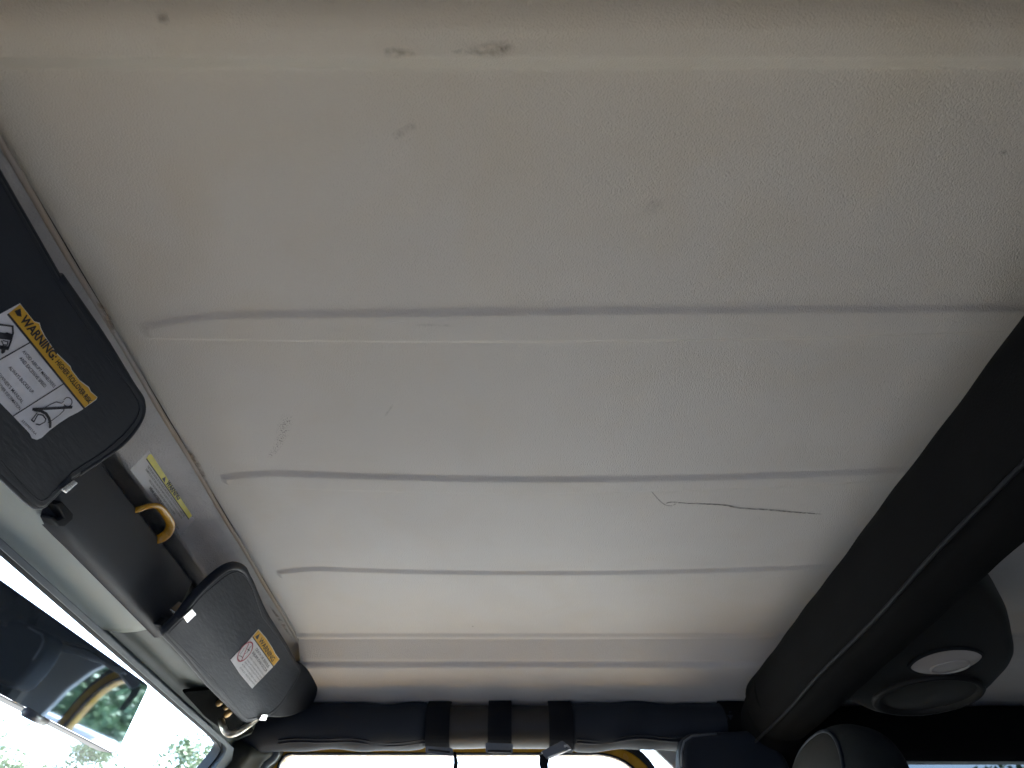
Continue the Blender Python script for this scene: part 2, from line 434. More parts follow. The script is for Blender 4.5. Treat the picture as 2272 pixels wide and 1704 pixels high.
# marks on the ceiling: thin films lying on the panel
def mark(name, px, width, mat_, z=None, parent=hardtop, smooth=True, fades=None, plane=None):
    z = z if z is not None else H - 0.0006
    P = [plane.at(*p, 0.0005) if plane else onz(p[0], p[1], z) for p in px]
    if smooth: P = smoothpath(P, 6)
    n = len(P); v = []; f = []
    nn = plane.n if plane else Vector((0, 0, -1))
    ww = width if isinstance(width, (list, tuple)) else [width, width]
    for i, p in enumerate(P):
        d = (P[min(i + 1, n - 1)] - P[max(i - 1, 0)]).normalized(); s = d.cross(nn).normalized()
        t = i / (n - 1) * (len(ww) - 1); k = min(int(t), len(ww) - 2); wd = ww[k] + (ww[k + 1] - ww[k]) * (t - k)
        v += [p - s * wd, p, p + s * wd]
    for i in range(n - 1):
        for k in range(2): f.append((i * 3 + k, i * 3 + k + 1, i * 3 + k + 4, i * 3 + k + 3))
    o = mesh(name, v, f, mat_, parent)
    at = o.data.attributes.new('fade', 'FLOAT', 'POINT')
    for i in range(n):
        e = min(1, min(i, n - 1 - i) / 3 + 0.0)
        at.data[i * 3 + 1].value = e * (1 if not fades else fades)
        at.data[i * 3].value = at.data[i * 3 + 2].value = (0.15 if wd > .0015 else .5) * e
    return o
mark('scuff_mark', [(1476, 1118), (1490, 1114), (1525, 1117), (1560, 1118), (1610, 1121), (1640, 1127), (1700, 1131), (1770, 1137), (1826, 1141)], [.0009, .0013, .0017, .0017, .0018, .0011], M['pen'])
mark('scuff_mark', [(1438, 1080), (1446, 1090), (1452, 1098), (1465, 1112), (1478, 1121), (1492, 1122), (1500, 1116)], [.0004, .0007, .0011, .0008], M['pen'], fades=.6)
mark('scuff_mark', [(1315, 1086), (1345, 1091), (1380, 1094)], .0005, M['pen'], fades=.5)
mark('scuff_mark', [(639, 918), (630, 950), (622, 975), (608, 1000), (598, 1016)], [.0075, .0075, .0045, .003], M['speck'], fades=1)
mark('scuff_mark', [(873, 895), (862, 912), (853, 924)], .0010, M['smear'], fades=.35)
mark('scuff_mark', [(388, 742), (410, 748), (424, 748)], .0030, M['pen'], fades=.4)
mark('grime_spot', [(922, 274), (905, 286), (884, 298), (870, 306)], [.0035, .003, .004, .002], M['smear'], fades=.5)
mark('grime_spot', [(850, 118), (870, 116), (890, 117), (925, 118)], [.003, .004, .002], M['smear'], z=.4462, fades=.9)
mark('grime_spot', [(1000, 116), (1050, 113), (1085, 112), (1120, 108), (1145, 103)], [.001, .003, .006, .0055, .002], M['smear'], z=.4462)
mark('grime_spot', [(345, 41), (356, 40), (366, 38), (376, 38)], [.003, .005, .003], M['smear'], z=.4462)
mark('grime_spot', [(2216, 341), (2226, 339), (2234, 338)], [.002, .003, .002], M['smear'])
mark('grime_spot', [(1440, 445), (1450, 458), (1462, 470)], [.004, .009, .004], M['smear'], fades=.25)
mark('grime_spot', [(920, 722), (960, 721), (1010, 723)], .0018, M['smear'], z=H - .0048, fades=.4)
for (a, b) in [((210, 655), (258, 745)), ((410, 985), (462, 1075)), ((590, 1335), (650, 1420))]:
    pl = Plane((XF, 0, .4575), (-.35, 0, -.94))
    mark('rub_mark', [a, ((a[0] + b[0]) / 2 + 3, (a[1] + b[1]) / 2), b], [.0015, .0035, .0012], M['rustmark'], plane=Plane((XF, 0, .4540), (0, 0, -1)))

# ------------------------------------------------------------------ text on planes
def text_mesh(body, bold=0.0, shear=0.0):
    cu = bpy.data.curves.new('t', 'FONT'); cu.body = body; cu.size = 1; cu.offset = bold; cu.shear = shear
    cu.resolution_u = 3
    ob = bpy.data.objects.new('t', cu); COL.objects.link(ob)
    dg = bpy.context.evaluated_depsgraph_get(); dg.update()
    me = bpy.data.meshes.new_from_object(ob.evaluated_get(dg))
    vs_ = [v.co.copy() for v in me.vertices]; fs_ = [tuple(p.vertices) for p in me.polygons]
    bpy.data.objects.remove(ob); bpy.data.curves.remove(cu); bpy.data.meshes.remove(me)
    return vs_, fs_
class Decal:
    def __init__(s, plane, conv, off): s.pl = plane; s.c = conv; s.off = off; s.v = []; s.f = []
    def P(s, x, y, off=None): return s.pl.at(*s.c(x, y), s.off if off is None else off)
    def add(s, vs_, fs_):
        b = len(s.v); s.v += vs_; s.f += [tuple(i + b for i in f) for f in fs_]
    def text(s, body, A, B, cap, bold=0.0, shear=0.0):
        vs_, fs_ = text_mesh(body, bold, shear)
        x0 = min(v.x for v in vs_); x1 = max(v.x for v in vs_); h = 0.70
        a = s.P(*A); ex = s.P(*B) - a; ey = s.P(A[0] + cap[0], A[1] + cap[1]) - a
        s.add([a + ex * ((v.x - x0) / (x1 - x0)) + ey * (v.y / h) for v in vs_], fs_)
    def poly(s, pts): s.add([s.P(*p) for p in pts], [tuple(range(len(pts)))])
    def line(s, pts, wd, closed=False):
        P = [s.P(*p) for p in pts]; n = len(P)
        rng = range(n if closed else n - 1)
        for i in rng:
            a, b = P[i], P[(i + 1) % n]; d = (b - a).normalized(); q = d.cross(s.pl.n) * wd / 2; e = d * wd * .3
            s.add([a - q - e, a + q - e, b + q + e, b - q + e], [(0, 1, 2, 3)])
    def make(s, name, mt, parent): return mesh(name, s.v, s.f, mt, parent)

# ------------------------------------------------------------------ 2. windshield frame
wf = empty('windshield_frame', (0.5, CY, 0.31))
tag(wf, 'windshield header and pillar frame with pale cover, charcoal centre trim and glass', 'windshield frame')
GS = Vector((0.52, 0, -0.854)).normalized()      # way down the windshield
G0 = Vector((0.476, 0, 0.311))                   # top edge of the opening
GN = Vector((-GS.z, 0, GS.x)).normalized()      # points forward-up
def gp(y, t, d=0.0): return Vector((G0.x, 0, G0.z)) + Vector((0, y, 0)) + GS * t - GN * d   # d>0: towards the cabin
# frame plate with rounded opening (in windshield plane coordinates y, t)
def ring(name, hole, outer_, d0, d1, mat_, parent, r, bev=0.004):
    (hy0, hy1, ht0, ht1) = hole; (oy0, oy1, ot0, ot1) = outer_
    inn = rounded([Vector((hy0, ht0, 0)), Vector((hy1, ht0, 0)), Vector((hy1, ht1, 0)), Vector((hy0, ht1, 0))], r, 9)
    out = []; per = len(inn) // 4
    oc = [Vector((oy0, ot0, 0)), Vector((oy1, ot0, 0)), Vector((oy1, ot1, 0)), Vector((oy0, ot1, 0))]
    for k in range(4):
        A, B, C = oc[k - 1], oc[k], oc[(k + 1) % 4]
        for q in range(per):
            t_ = q / (per - 1)
            out.append(B.lerp(A.lerp(B, .7), 1 - t_ * 2) if t_ < .5 else B.lerp(C.lerp(B, .7), t_ * 2 - 1))
    N = len(inn); v = []
    for lst, d in ((inn, d0), (out, d0), (out, d1), (inn, d1)): v += [gp(p.x, p.y, d) for p in lst]
    f = []
    for i in range(N):
        j = (i + 1) % N
        for a in range(4):
            b = (a + 1) % 4
            f.append((a * N + i, a * N + j, b * N + j, b * N + i))
    o = mesh(name, v, f, mat_, parent); 
    bm = bmesh.new(); bm.from_mesh(o.data); bmesh.ops.recalc_face_normals(bm, faces=bm.faces); bm.to_mesh(o.data); bm.free()
    if bev: bevel(o, bev, 2)
    return o
YP = -1.240         # passenger-side edge of the glass opening
ring('glass_surround', (2 * CY - YP, YP, 0.0, 0.62), (2 * CY - YP + .05, YP - .05, -.006, .66), -0.012, 0.012, M['surround'], wf, 0.022)
ring('glass_seal', (2 * CY - YP - .004, YP + .004, 0.004, 0.616), (2 * CY - YP + .006, YP - .006, -.006, .626), -0.012, 0.004, M['rubber'], wf, 0.022, 0.002)
mesh('windshield_glass', [gp(2 * CY - YP + .03, -.02, -.008), gp(YP - .03, -.02, -.008), gp(YP - .03, .66, -.008), gp(2 * CY - YP + .03, .66, -.008)], [(0, 1, 2, 3)], M['glass'], wf)
# painted header rail behind the covers
sheet('header_rail', [(.512, .334), (.512, .506), (.508, .506), (.50, .45), (.452, .43), (.440, .40), (.441, .348), (.447, .337), (.466, .331), (.474, .327), (.477, .318), (.4835, .3145), (.512, .334)],
      linspace(0.03, CY - .685, 30), M['frame_paint'], wf)
# pale cover strip under the centre, ending in a sweeping curve
def coverwarp(p): return p
cv = []
prf = [(.436, .346), (.4365, .338), (.440, .3318), (.4500, .3270), (.4620, .3235), (.4690, .3215), (.4725, .3195), (.4740, .3160), (.4745, .3110)]
yy = linspace(0.03, -0.79, 60)
vv = []; ff = []
for i, y in enumerate(yy + [0]):
    pass
nP = len(prf)
for i in range(60):
    for k, (x, z) in enumerate(prf):
        ye = -0.765 - 0.075 * math.sin((1 - k / (nP - 1)) * math.pi / 2) if True else 0
        ye = -0.80 - 0.012 * k if 0 else (-0.815 + 0.055 * (k / (nP - 1)) ** 2)
        t = i / 59; y = 0.03 + (ye - 0.03) * t
        vv.append((x, y, z))
for i in range(59):
    for k in range(nP - 1): ff.append((i * nP + k, i * nP + k + 1, (i + 1) * nP + k + 1, (i + 1) * nP + k))
cov = mesh('header_cover', vv, ff, M['cover'], wf, smooth=True); solid(cov, 0.003, -1)
sheet('surround_lip', [(.4742, .3165), (.4752, .3215), (.4760, .3160), (.4775, .3105), (.4785, .3092)], linspace(0.03, CY - .49, 30), M['surround'], wf, thick=.0008)
# charcoal centre trim between and behind the visors
def trimwarp(p):
    # front edge sweeps forward towards the driver's side
    k = ss((p.y + 0.60) / 0.14)
    if p.z < .36: p.x += 0.030 * k * (0.36 - p.z) / 0.03
    return p
tr = [(.440, .4085), (.4215, .4075), (.4185, .4055), (.4180, .402), (.4205, .385), (.4235, .365), (.4265, .350), (.4295, .339), (.4325, .3335), (.437, .331), (.441, .331), (.445, .335)]
trim = sheet('centre_trim', tr, linspace(0.02, -0.835, 60), M['trim'], wf, warp=trimwarp)
# slots where the visor pins sit
TP = Plane((.4195, 0, .392), Vector((-.99, 0, -.14)))
TPB = Plane((.4265, 0, .350), Vector((-.97, 0, -.25)))
def hook(px, name='visor_catch'):
    e = Plane((.4225, 0, .352), Vector((-.97, 0, -.22)))
    P = [e.at(*p, .002) for p in px]
    o = slab(name, P, e.n, .012, M['black'], wf, .0012, 2); return o
hook([(118, 1118), (134, 1112), (160, 1140), (158, 1152), (140, 1168), (126, 1168), (108, 1150), (112, 1143), (126, 1153), (138, 1148)])
hook([(348, 1386), (363, 1370), (371, 1371), (375, 1380), (386, 1392), (402, 1380), (400, 1396), (376, 1410), (362, 1402), (370, 1388), (362, 1382), (355, 1392)])
# A pillar inner face, passenger side
pil = []
pilp = [gp(YP - .035, -.02, .031), gp(YP - .15, -.06, .040), gp(YP - .17, .7, .04), gp(YP - .035, .7, .031)]
slab('pillar_trim', pilp, -GN, .05, M['pillar'], wf, .012, 4)
pild = [Vector((2 * 0 + p.x, 2 * CY - p.y, p.z)) for p in pilp]
slab('pillar_trim', pild, -GN, .05, M['pillar'], wf, .012, 4)
# black slab painted as recess shade by the passenger corner, with visor bracket screws
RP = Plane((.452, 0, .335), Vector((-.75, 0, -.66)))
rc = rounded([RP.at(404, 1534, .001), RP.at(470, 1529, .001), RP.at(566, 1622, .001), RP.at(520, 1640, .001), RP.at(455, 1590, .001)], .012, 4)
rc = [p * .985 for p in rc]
slab('recess_shade_slab', rc, RP.n, .006, M['recess'], wf, .001, 2)
def screw(px, py, r=.0055, pl=RP, off=.006):
    c = pl.at(px, py, off) * .985; n = pl.n
    tube('screw', [c - n * .006, c - n * .001, c, c + n * .0012], r, M['brass'], wf, 12, rf=lambda i, t: (1, 1, .92, .45)[i])
screw(484, 1556); screw(498, 1566, .004); screw(503, 1580, .0065); screw(494, 1610, .004); 
# weather seal bulb at the pillar foot seen beside the door opening
tube('pillar_seal', smoothpath([ony(604, 1560, -1.33), ony(606, 1620, -1.33), ony(603, 1645, -1.33), ony(613, 1668, -1.33), ony(606, 1684, -1.33), ony(588, 1700, -1.33), ony(578, 1725, -1.33)], 6), .006, M['surround'], wf, 10)

# yellow painted loop for the hood/top latch
LP = Plane((.420, 0, .4125), Vector((-.80, 0, -.6)))
lc = [LP.at(*p, .006) for p in [(280, 1135), (300, 1124), (322, 1117), (338, 1116), (350, 1122), (364, 1140), (371, 1155), (370, 1168), (362, 1180), (345, 1190), (330, 1194)]]
lc = [LP.at(262, 1146) * 1.10, LP.at(276, 1138) * 1.04] + lc[1:-1] + [LP.at(322, 1200) * 1.04, LP.at(305, 1212) * 1.10]
tube('latch_loop', smoothpath(lc, 5), .0032, M['yellow'], wf, 16, sy=1.75, up=LP.n)

# header warning label (clear film, lemon band) on the hardtop flange
FP = Plane((.4030, 0, .43835), Vector((-.0108, 0, -.011)).normalized())
FPn = Vector((.408 - .3970, 0, .4332 - .4440)).normalized()
FP = Plane((.4025, 0, .4386), Vector((FPn.z, 0, -FPn.x)))
cB = lambda x, y: (280 + x / 6.9125, 980 + y / 6.9125)
hl = mesh('warning_label', [FP.at(*cB(x, y), .0003) for x, y in [(400, 70), (1120, 1120), (830, 1440), (60, 430)]], [(0, 1, 2, 3)], M['clear'], hardtop)
hl['label'] = 'clear film label with lemon yellow warning band on the header'
d = Decal(FP, cB, .0006)
d.poly([(306, 253), (335, 205), (365, 185), (400, 195), (1005, 1062), (1016, 1105), (1000, 1140), (955, 1178)]); d.make('yellow_band', M['label_lemon'], hl)
d = Decal(FP, cB, .0009)
d.line([(305, 256), (955, 1181)], .0012)
d.text('WARNING', (596, 638), (790, 892), (62, -66), .04)
d.poly([(540, 560), (600, 530), (585, 625)])
d.text('THE TOP AND DOORS ON THIS VEHICLE ARE DESIGNED ONLY FOR PROTECTION AGAINST THE', (316, 378), (880, 1150), (20, -23), .016)
d.text('ELEMENTS. DO NOT RELY ON THE TOP AND DOORS TO CONTAIN OCCUPANTS WITHIN THE', (290, 424), (840, 1182), (20, -23), .016)
d.text('VEHICLE OR TO PROTECT AGAINST INJURY DURING AN ACCIDENT.', (336, 590), (738, 1126), (20, -23), .016)
d.text('WEAR SEATBELTS AT ALL TIMES', (340, 708), (640, 1118), (30, -34), .022)
d.text('55395 16EAA', (722, 1252), (796, 1342), (14, -18), .01)
d.make('lettering', M['ink'], hl)

# ------------------------------------------------------------------ 3. sun visors
def visor(plane, outline, radii, thick, root, piping=True, n=7):
    out = rounded([plane.at(*p) if not isinstance(p, Vector) else p for p in outline], radii, n)
    b = slab('visor_board', out, plane.n, thick, M['vinyl'], root, .0032, 4)
    if piping:
        c = sum(out, Vector()) / len(out)
        pp = [p + (c - p).normalized() * .0005 - plane.n * .004 for p in out]
        tube('piping', pp + [pp[0]], .0030, M['vinyl_edge'], b, 8, caps=False, up=plane.n)
        st = [p + (c - p).normalized() * .008 + plane.n * .0001 for p in out]
        tube('stitched_seam', st + [st[0]], .0005, M['vinyl_edge'], b, 6, caps=False, up=plane.n)
    return b
VD = Plane((.349, 0, .420), Vector((-(.420 - .311), 0, -(.402 - .349))))
rv = Vector((.349, -.18, .420)); fv = Vector((.402, -.18, .311))
sv = empty('sun_visor', (.376, -.35, .33))
tag(sv, 'dark driver-side sun visor with large rollover warning label, upper left', 'sun visor', 'dark vinyl sun visors along the windshield header')
visor(VD, [Vector((.3475, -.16, .4215)), VD.at(136, 617), VD.at(300, 855), VD.at(333, 916), VD.at(268, 994), VD.at(163, 1064), VD.at(95, 1134), VD.at(70, 1118), VD.at(-60, 995), Vector((.402, -.16, .311))],
      [.02, 0, .03, .03, .03, 0, .008, .02, 0, .02], .010, sv)
tube('rolled_edge', smoothpath([VD.at(*p, -.004) for p in [(136, 617), (226, 746), (294, 856), (318, 896), (312, 936), (270, 988), (180, 1050)]], 6), .0045, M['vinyl_edge'], sv, 14)
def clip(plane, px, root, t=.004):
    o = slab('metal_clip', [plane.at(*p, .0035) for p in px], plane.n, .022, M['chrome'], root, .0008, 2); return o
clip(VD, [(130, 1083), (158, 1062), (168, 1069), (141, 1092)], sv)
# label on the driver's visor
cA = lambda x, y: (x / 4.608, 640 + y / 4.608)
TL, TR, BR = VD.at(*cA(200, 150), .0006), VD.at(*cA(990, 1110), .0006), VD.at(*cA(372, 1545), .0006)
TRl = VD.at(*cA(850, 1225), .0006)
def edge(a, b, n, amp, seed):
    r_ = random.Random(seed); o = []
    perp = (b - a).normalized().cross(VD.n)
    for i in range(1, n):
        o.append(a.lerp(b, i / n) + perp * r_.uniform(-amp, amp))
    return o
topv = [VD.at(*cA(*p), .0006) for p in [(200, 150), (225, 185), (345, 335), (400, 350), (415, 405), (450, 475), (560, 640), (715, 790), (728, 830), (810, 935), (905, 1005), (925, 1050), (992, 1108), (980, 1135), (850, 1228), (790, 1265), (700, 1310), (600, 1375), (500, 1450), (420, 1525), (372, 1545), (325, 1530), (300, 1480), (120, 1290), (0, 1170)]]
topv += [BR - (TR - TL) * .98, TL + (BR - TR) * .95, TL + (BR - TR) * .5]
lb = slab('warning_label', topv, VD.n, .0005, M['label_white'], sv)
d = Decal(VD, cA, .0009)
d.poly([(196, 158), (225, 192), (340, 338), (393, 356), (408, 410), (443, 480), (553, 645), (708, 797), (722, 835), (805, 942), (898, 1012), (918, 1056), (984, 1108), (972, 1130), (852, 1218), (70, 258)])
d.make('yellow_band', M['label_yellow'], lb)
d = Decal(VD, cA, .0012)
d.line([(72, 260), (852, 1222)], .0016)
e2 = ((-620 * 1.0), 430 * 1.0)
d.line([(288, 552), (-60, 750)], .0011); d.line([(632, 975), (125, 1298)], .0011)
d.text('WARNING:', (192, 322), (532, 735), (66, -62), .035, .12)
d.text('HIGHER ROLLOVER RISK', (552, 752), (898, 1178), (42, -38), .022, .1)
d.poly([(135, 225), (200, 200), (210, 285), (165, 275)])
d.text('AVOID ABRUPT MANEUVERS', (212, 645), (538, 1012), (26, -26), .004, .1)
d.text("AND EXCESSIVE SPEED.", (182, 712), (448, 1018), (26, -26), .004, .1)
d.text("ALWAYS BUCKLE UP.", (72, 808), (318, 1075), (26, -26), .004, .1)
d.text("SEE OWNER'S MANUAL", (-92, 812), (210, 1172), (26, -26), .004, .1)
d.text("FOR FURTHER INFORMATION.", (-122, 890), (190, 1245), (26, -26), .004, .1)
d.text('55359855AA', (205, 1352), (352, 1495), (18, -18), .004, .1)
hd = [(682 + 44 * math.cos(t) , 1156 + 46 * math.sin(t)) for t in linspace(-2.6, 2.5, 14)]
d.line(hd, .0008)
d.line([(640, 1150), (618, 1168), (565, 1155), (505, 1180), (440, 1218)], .0008)
d.line([(655, 1192), (635, 1205), (645, 1240), (600, 1285), (520, 1345), (480, 1368)], .0008)
d.line([(328, 1230), (722, 1210)], .0024)
d.line([(345, 1238), (410, 1248), (460, 1275), (490, 1320), (503, 1370), (502, 1415)], .0022)
d.line([(368, 1268), (312, 1340), (335, 1358), (378, 1282), (428, 1290), (458, 1330), (448, 1360), (395, 1390), (360, 1382)], .0010)
d.line([(-80, 350), (0, 366), (118, 382), (122, 455), (95, 545), (72, 608), (-40, 588)], .0014)
d.line([(-60, 470), (95, 490)], .0050); d.line([(-40, 590), (70, 606)], .0030)
d.line([(5, 530), (25, 575)], .0008); d.line([(20, 528), (70, 540), (62, 575), (20, 570)], .0008)
d.line([(25, 478), (35, 455), (60, 448), (85, 458), (88, 480)], .0008)
d.poly([(0, 600), (50, 612), (38, 650), (10, 665), (0, 655)])
d.make('lettering', M['ink'], lb)

sp_ = empty('sun_visor', (.376, -1.0, .33))
tag(sp_, 'smaller-looking passenger sun visor with airbag warning label, lower left', 'sun visor', 'dark vinyl sun visors along the windshield header')
visor(VD, [(363, 1404), (396, 1372), (440, 1317), (520, 1250), (556, 1276), (590, 1357), (634, 1427), (671, 1495), (614, 1583), (550, 1603), (541, 1596), (464, 1519), (412, 1456)],
      [.008, .02, .02, .03, .03, 0, 0, .02, .03, .01, .01, 0, 0], .010, sp_)
tube('rolled_edge', smoothpath([VD.at(*p, -.004) for p in [(398, 1374), (438, 1322), (486, 1276), (516, 1259), (540, 1264), (556, 1288), (592, 1360), (640, 1436)]], 6), .0055, M['vinyl_edge'], sp_, 14, rf=lambda i, t: 1.0 if i < 26 else max(.45, 1 - (i - 26) * .05))
# outer flap folded behind the board
VF = Plane(VD.at(650, 1530) - VD.n * .010, VD.n + Vector((-.05, .35, -.10)))
slab('visor_flap', rounded([VF.at(*p) for p in [(610, 1500), (660, 1462), (690, 1490), (710, 1528), (694, 1570), (640, 1594), (592, 1592), (585, 1560)]], [.01, .02, .03, .03, .03, .03, .01, .01], 5), VF.n, .012, M['vinyl_edge'], sp_, .004, 3)
clip(VD, [(402, 1366), (422, 1348), (432, 1360), (411, 1380)], sp_)
clip(VD, [(571, 1596), (578, 1583), (592, 1583), (586, 1597)], sp_)
rp = [VD.at(575, 1588) * 1.03, VD.at(562, 1600) * 1.015, VD.at(532, 1622), VD.at(513, 1629) * 1.005, VD.at(501, 1624) * 1.02, VD.at(495, 1612) * 1.04, VD.at(491, 1600) * 1.08]
tube('pivot_rod', smoothpath(rp, 6), .0048, M['rod'], sp_, 14)
# label on the passenger visor
cC = lambda x, y: (480 + x / 8.294, 1360 + y / 8.294)
pl_ = [(770, 296), (800, 330), (905, 450), (1030, 640), (1080, 740), (1158, 845), (1050, 978), (925, 1105), (800, 1235), (655, 1388), (560, 1275), (430, 1120), (345, 990), (258, 862), (365, 745), (500, 610), (655, 432)]
lb2 = slab('warning_label', [VD.at(*cC(*p), .0006) for p in pl_], VD.n, .0005, M['label_white'], sp_)
d = Decal(VD, cC, .0009)
d.poly([(765, 310), (800, 345), (900, 462), (1022, 650), (1072, 750), (1148, 848), (1046, 970), (658, 432)]); d.make('yellow_band', M['label_yellow'], lb2)
d = Decal(VD, cC, .0012)
d.line([(655, 430), (1044, 984)], .0014)
d.text('WARNING', (762, 510), (1016, 900), (66, -74), .018)
d.poly([(705, 430), (790, 372), (752, 478), (725, 470)])
d.text('DEATH OR SERIOUS', (705, 672), (938, 1010), (34, -42), .008)
d.text('INJURY CAN OCCUR', (642, 740), (902, 1090), (34, -42), .008)
d.line([(560, 655), (600, 680), (560, 700), (620, 600)], .0009); d.line([(400, 780), (450, 790), (470, 820)], .0008)
d.line([(420, 760), (470, 700), (500, 640)], .0007); d.line([(520, 740), (560, 720), (590, 660), (640, 590)], .0007)
d.make('lettering', M['ink'], lb2)
d = Decal(VD, cC, .0012)
for s_, A, B in [('CHILDREN 12 AND UNDER CAN BE KILLED BY THE AIR BAG', (592, 806), (865, 1168)), ('THE BACK SEAT IS THE SAFEST PLACE FOR CHILDREN', (545, 862), (822, 1210)),
                 ('NEVER PUT A REAR-FACING CHILD SEAT IN THE FRONT', (503, 900), (785, 1245)), ('ALWAYS USE SEAT BELTS AND', (456, 942), (716, 1275)), ('CHILD RESTRAINTS', (414, 1003), (690, 1332))]:
    d.text(s_, A, B, (18, -22), .004)
d.make('fine_print', M['ink_grey'], lb2)
d = Decal(VD, cC, .0014)
el = []
ax = Vector((125, -180)).normalized(); ay = Vector((ax.y, -ax.x))
for t in linspace(0, 2 * math.pi, 33)[:-1]:
    q = Vector((517, 705)) + ax * 205 * math.cos(t) + ay * 92 * math.sin(t); el.append((q.x, q.y))
d.line(el, .0020, True); d.line([(580, 560), (450, 870)], .0018); d.make('prohibition_ring', M['ink_red'], lb2)

# ------------------------------------------------------------------ 4. rear-view mirror
mr = empty('rearview_mirror', (.40, -.64, .22))
tag(mr, 'wide rear-view mirror tilted below the header, reflecting the cabin and yellow door frame', 'mirror')
q0 = Vector((.389, -.760, .2495)); q1 = Vector((.398, -.760, .1830)) * 1.005; aa = Vector((.021, .249, 0)) * 1.04
q2 = q1 + aa * 1.0; q3 = q0 + aa
mn = (q1 - q0).cross(aa).normalized()
if mn.dot(q0) > 0: mn = -mn
ol = rounded([q0, q1, q2, q3], .006, 4)
slab('mirror_housing', [p + (p - (q0 + q2) / 2).normalized() * .0022 + mn * -.0012 for p in ol], mn, .022, M['housing'], mr, .004, 3)
slab('mirror_glass', ol, mn, .003, M['mirror'], mr, 0)
mc = (q0 + q2) / 2
tube('mirror_stalk', smoothpath([mc - mn * .02, mc - mn * .045 + Vector((0, 0, .01)), gp(mc.y, .09, .012), gp(mc.y, .085, -.004)], 5), .009, M['housing'], mr, 12)
tube('tilt_lever', [onx(58, 1580, .41), onx(80, 1592, .415), onx(100, 1600, .42)], .004, M['buckle'], mr, 8)

# ------------------------------------------------------------------ 5. side roll bar with straps
BY, BZ, BR_ = -1.300, 0.357, 0.0375
def bx(px, py=1605): return ony(px, py, BY).x
sb = empty('side_roll_bar', (0, BY, BZ))
tag(sb, 'dark padded roll bar along the passenger side above the bright door window', 'roll bar', 'padded roll bars under the ceiling')
tube('bar', [(.50, BY, BZ), (-.40, BY, BZ)], .030, M['bare'], sb, 24)
def sleeve(name, x0, x1, r, seed, mat_, parent, endsoft=.012, y=BY, z=BZ, amp=.0018):
    r_ = random.Random(seed); n = max(12, int(abs(x1 - x0) / .006)); ph = [r_.uniform(0, 6.3) for _ in range(6)]
    def rf(i, t):
        e = min(i, n - 1 - i) / (n - 1) * abs(x1 - x0)
        base = .86 + .14 * min(1, e / endsoft) ** .5
        xx = i / (n - 1) * abs(x1 - x0)
        return base + (amp / r) * (math.sin(xx * 34 + ph[0] + t) + .6 * math.sin(xx * 71 + ph[1] + 2 * t) + .5 * math.sin(3 * t + ph[2] + xx * 15))
    return tube(name, [(x, y, z) for x in linspace(x0, x1, n)], r, mat_, parent, 36, rf=rf)
s1 = sleeve('padded_sleeve', .50, bx(952), .0375, 3, M['foam'], sb)
s2 = sleeve('padded_sleeve', bx(1262), bx(1700), .0380, 5, M['foam'], sb)
sleeve('inner_tube', bx(940), bx(1275), .0345, 9, M['bare'], sb, amp=.0005)
# zip/piping seams low on the sleeves
def seam(x0, x1, ang, r, amp, parent, seed, rr=.0016):
    r_ = random.Random(seed); p1, p2 = r_.uniform(0, 6), r_.uniform(0, 6); pts = []
    for x in linspace(x0, x1, 60):
        a = ang + amp * math.sin(x * 26 + p1) + amp * .5 * math.sin(x * 55 + p2)
        pts.append((x, BY + r * math.cos(a), BZ + r * math.sin(a)))
    tube('seam_piping', pts, rr, M['vinyl_edge'], parent, 8)
seam(.40, bx(950), R(-48), .0385, .10, s1, 2); seam(.40, bx(950), R(-57), .0385, .10, s1, 2)
seam(bx(1275), bx(1640), R(-42), .0390, .09, s2, 4); seam(bx(1275), bx(1640), R(-50), .0390, .09, s2, 4, .0022)
def strap(x0, x1, r, label, tail=None, tilt=0.0, buck=True, z_extra=.0):
    e = empty('strap', ((x0 + x1) / 2, BY, BZ - r))
    tag(e, label, 'strap', 'black webbing straps round the passenger roll bar')
    v = []; n = 40; f = []
    for k in range(n):
        t = 2 * math.pi * k / n
        for x, rr in ((x0, r), (x1, r), (x1, r - .003), (x0, r - .003)):
            bulge = .0025 * math.exp(-((t - math.pi / 2) / .25) ** 2)
            v.append((x + tilt * math.cos(t), BY + (rr + bulge) * math.cos(t), BZ + (rr + bulge + z_extra * max(0, math.sin(t))) * math.sin(t)))
    for k in range(n):
        for a in range(4): f.append((k * 4 + a, k * 4 + (a + 1) % 4, ((k + 1) % n) * 4 + (a + 1) % 4, ((k + 1) % n) * 4 + a))
    o = mesh('webbing', v, f, M['strap'], e, smooth=False)
    return e
st1 = strap(bx(950), bx(1001), .0400, 'left strap round the roll bar with a thin tail hanging over the window')
st2 = strap(bx(1084), bx(1135), .0415, 'middle of three straps round the roll bar, bent wire on top, square buckle below')
st3 = strap(bx(1216), bx(1268), .0410, 'right strap round the roll bar with a tilted pale-edged buckle')
def flatbuckle(pts, parent, y, r=.0016, slot=True):
    P = [ony(px, py, y) for px, py in pts]
    c = sum(P, Vector()) / 4
    body = slab('buckle', rounded(P, .003, 3), Vector((0, 1, -.25)), .005, M['buckle'], parent, .001, 2)
    return body
YB = BY + .040
flatbuckle([(944, 1655), (1004, 1660), (1006, 1678), (944, 1671)], st1, YB - .004)
flatbuckle([(1076, 1648), (1138, 1650), (1138, 1671), (1078, 1670)], st2, YB - .004)
b3 = flatbuckle([(1200, 1668), (1248, 1643), (1272, 1664), (1215, 1686)], st3, YB)
def bar_line(name, pts, y, r, mt, par): tube(name, [ony(px, py, y) for px, py in pts], r, mt, par, 8)
bar_line('buckle_bar', [(950, 1664), (998, 1669)], YB + .001, .0018, M['seat_side'], st1)
bar_line('buckle_bar', [(1082, 1666), (1134, 1667)], YB + .001, .0018, M['seat_side'], st2)
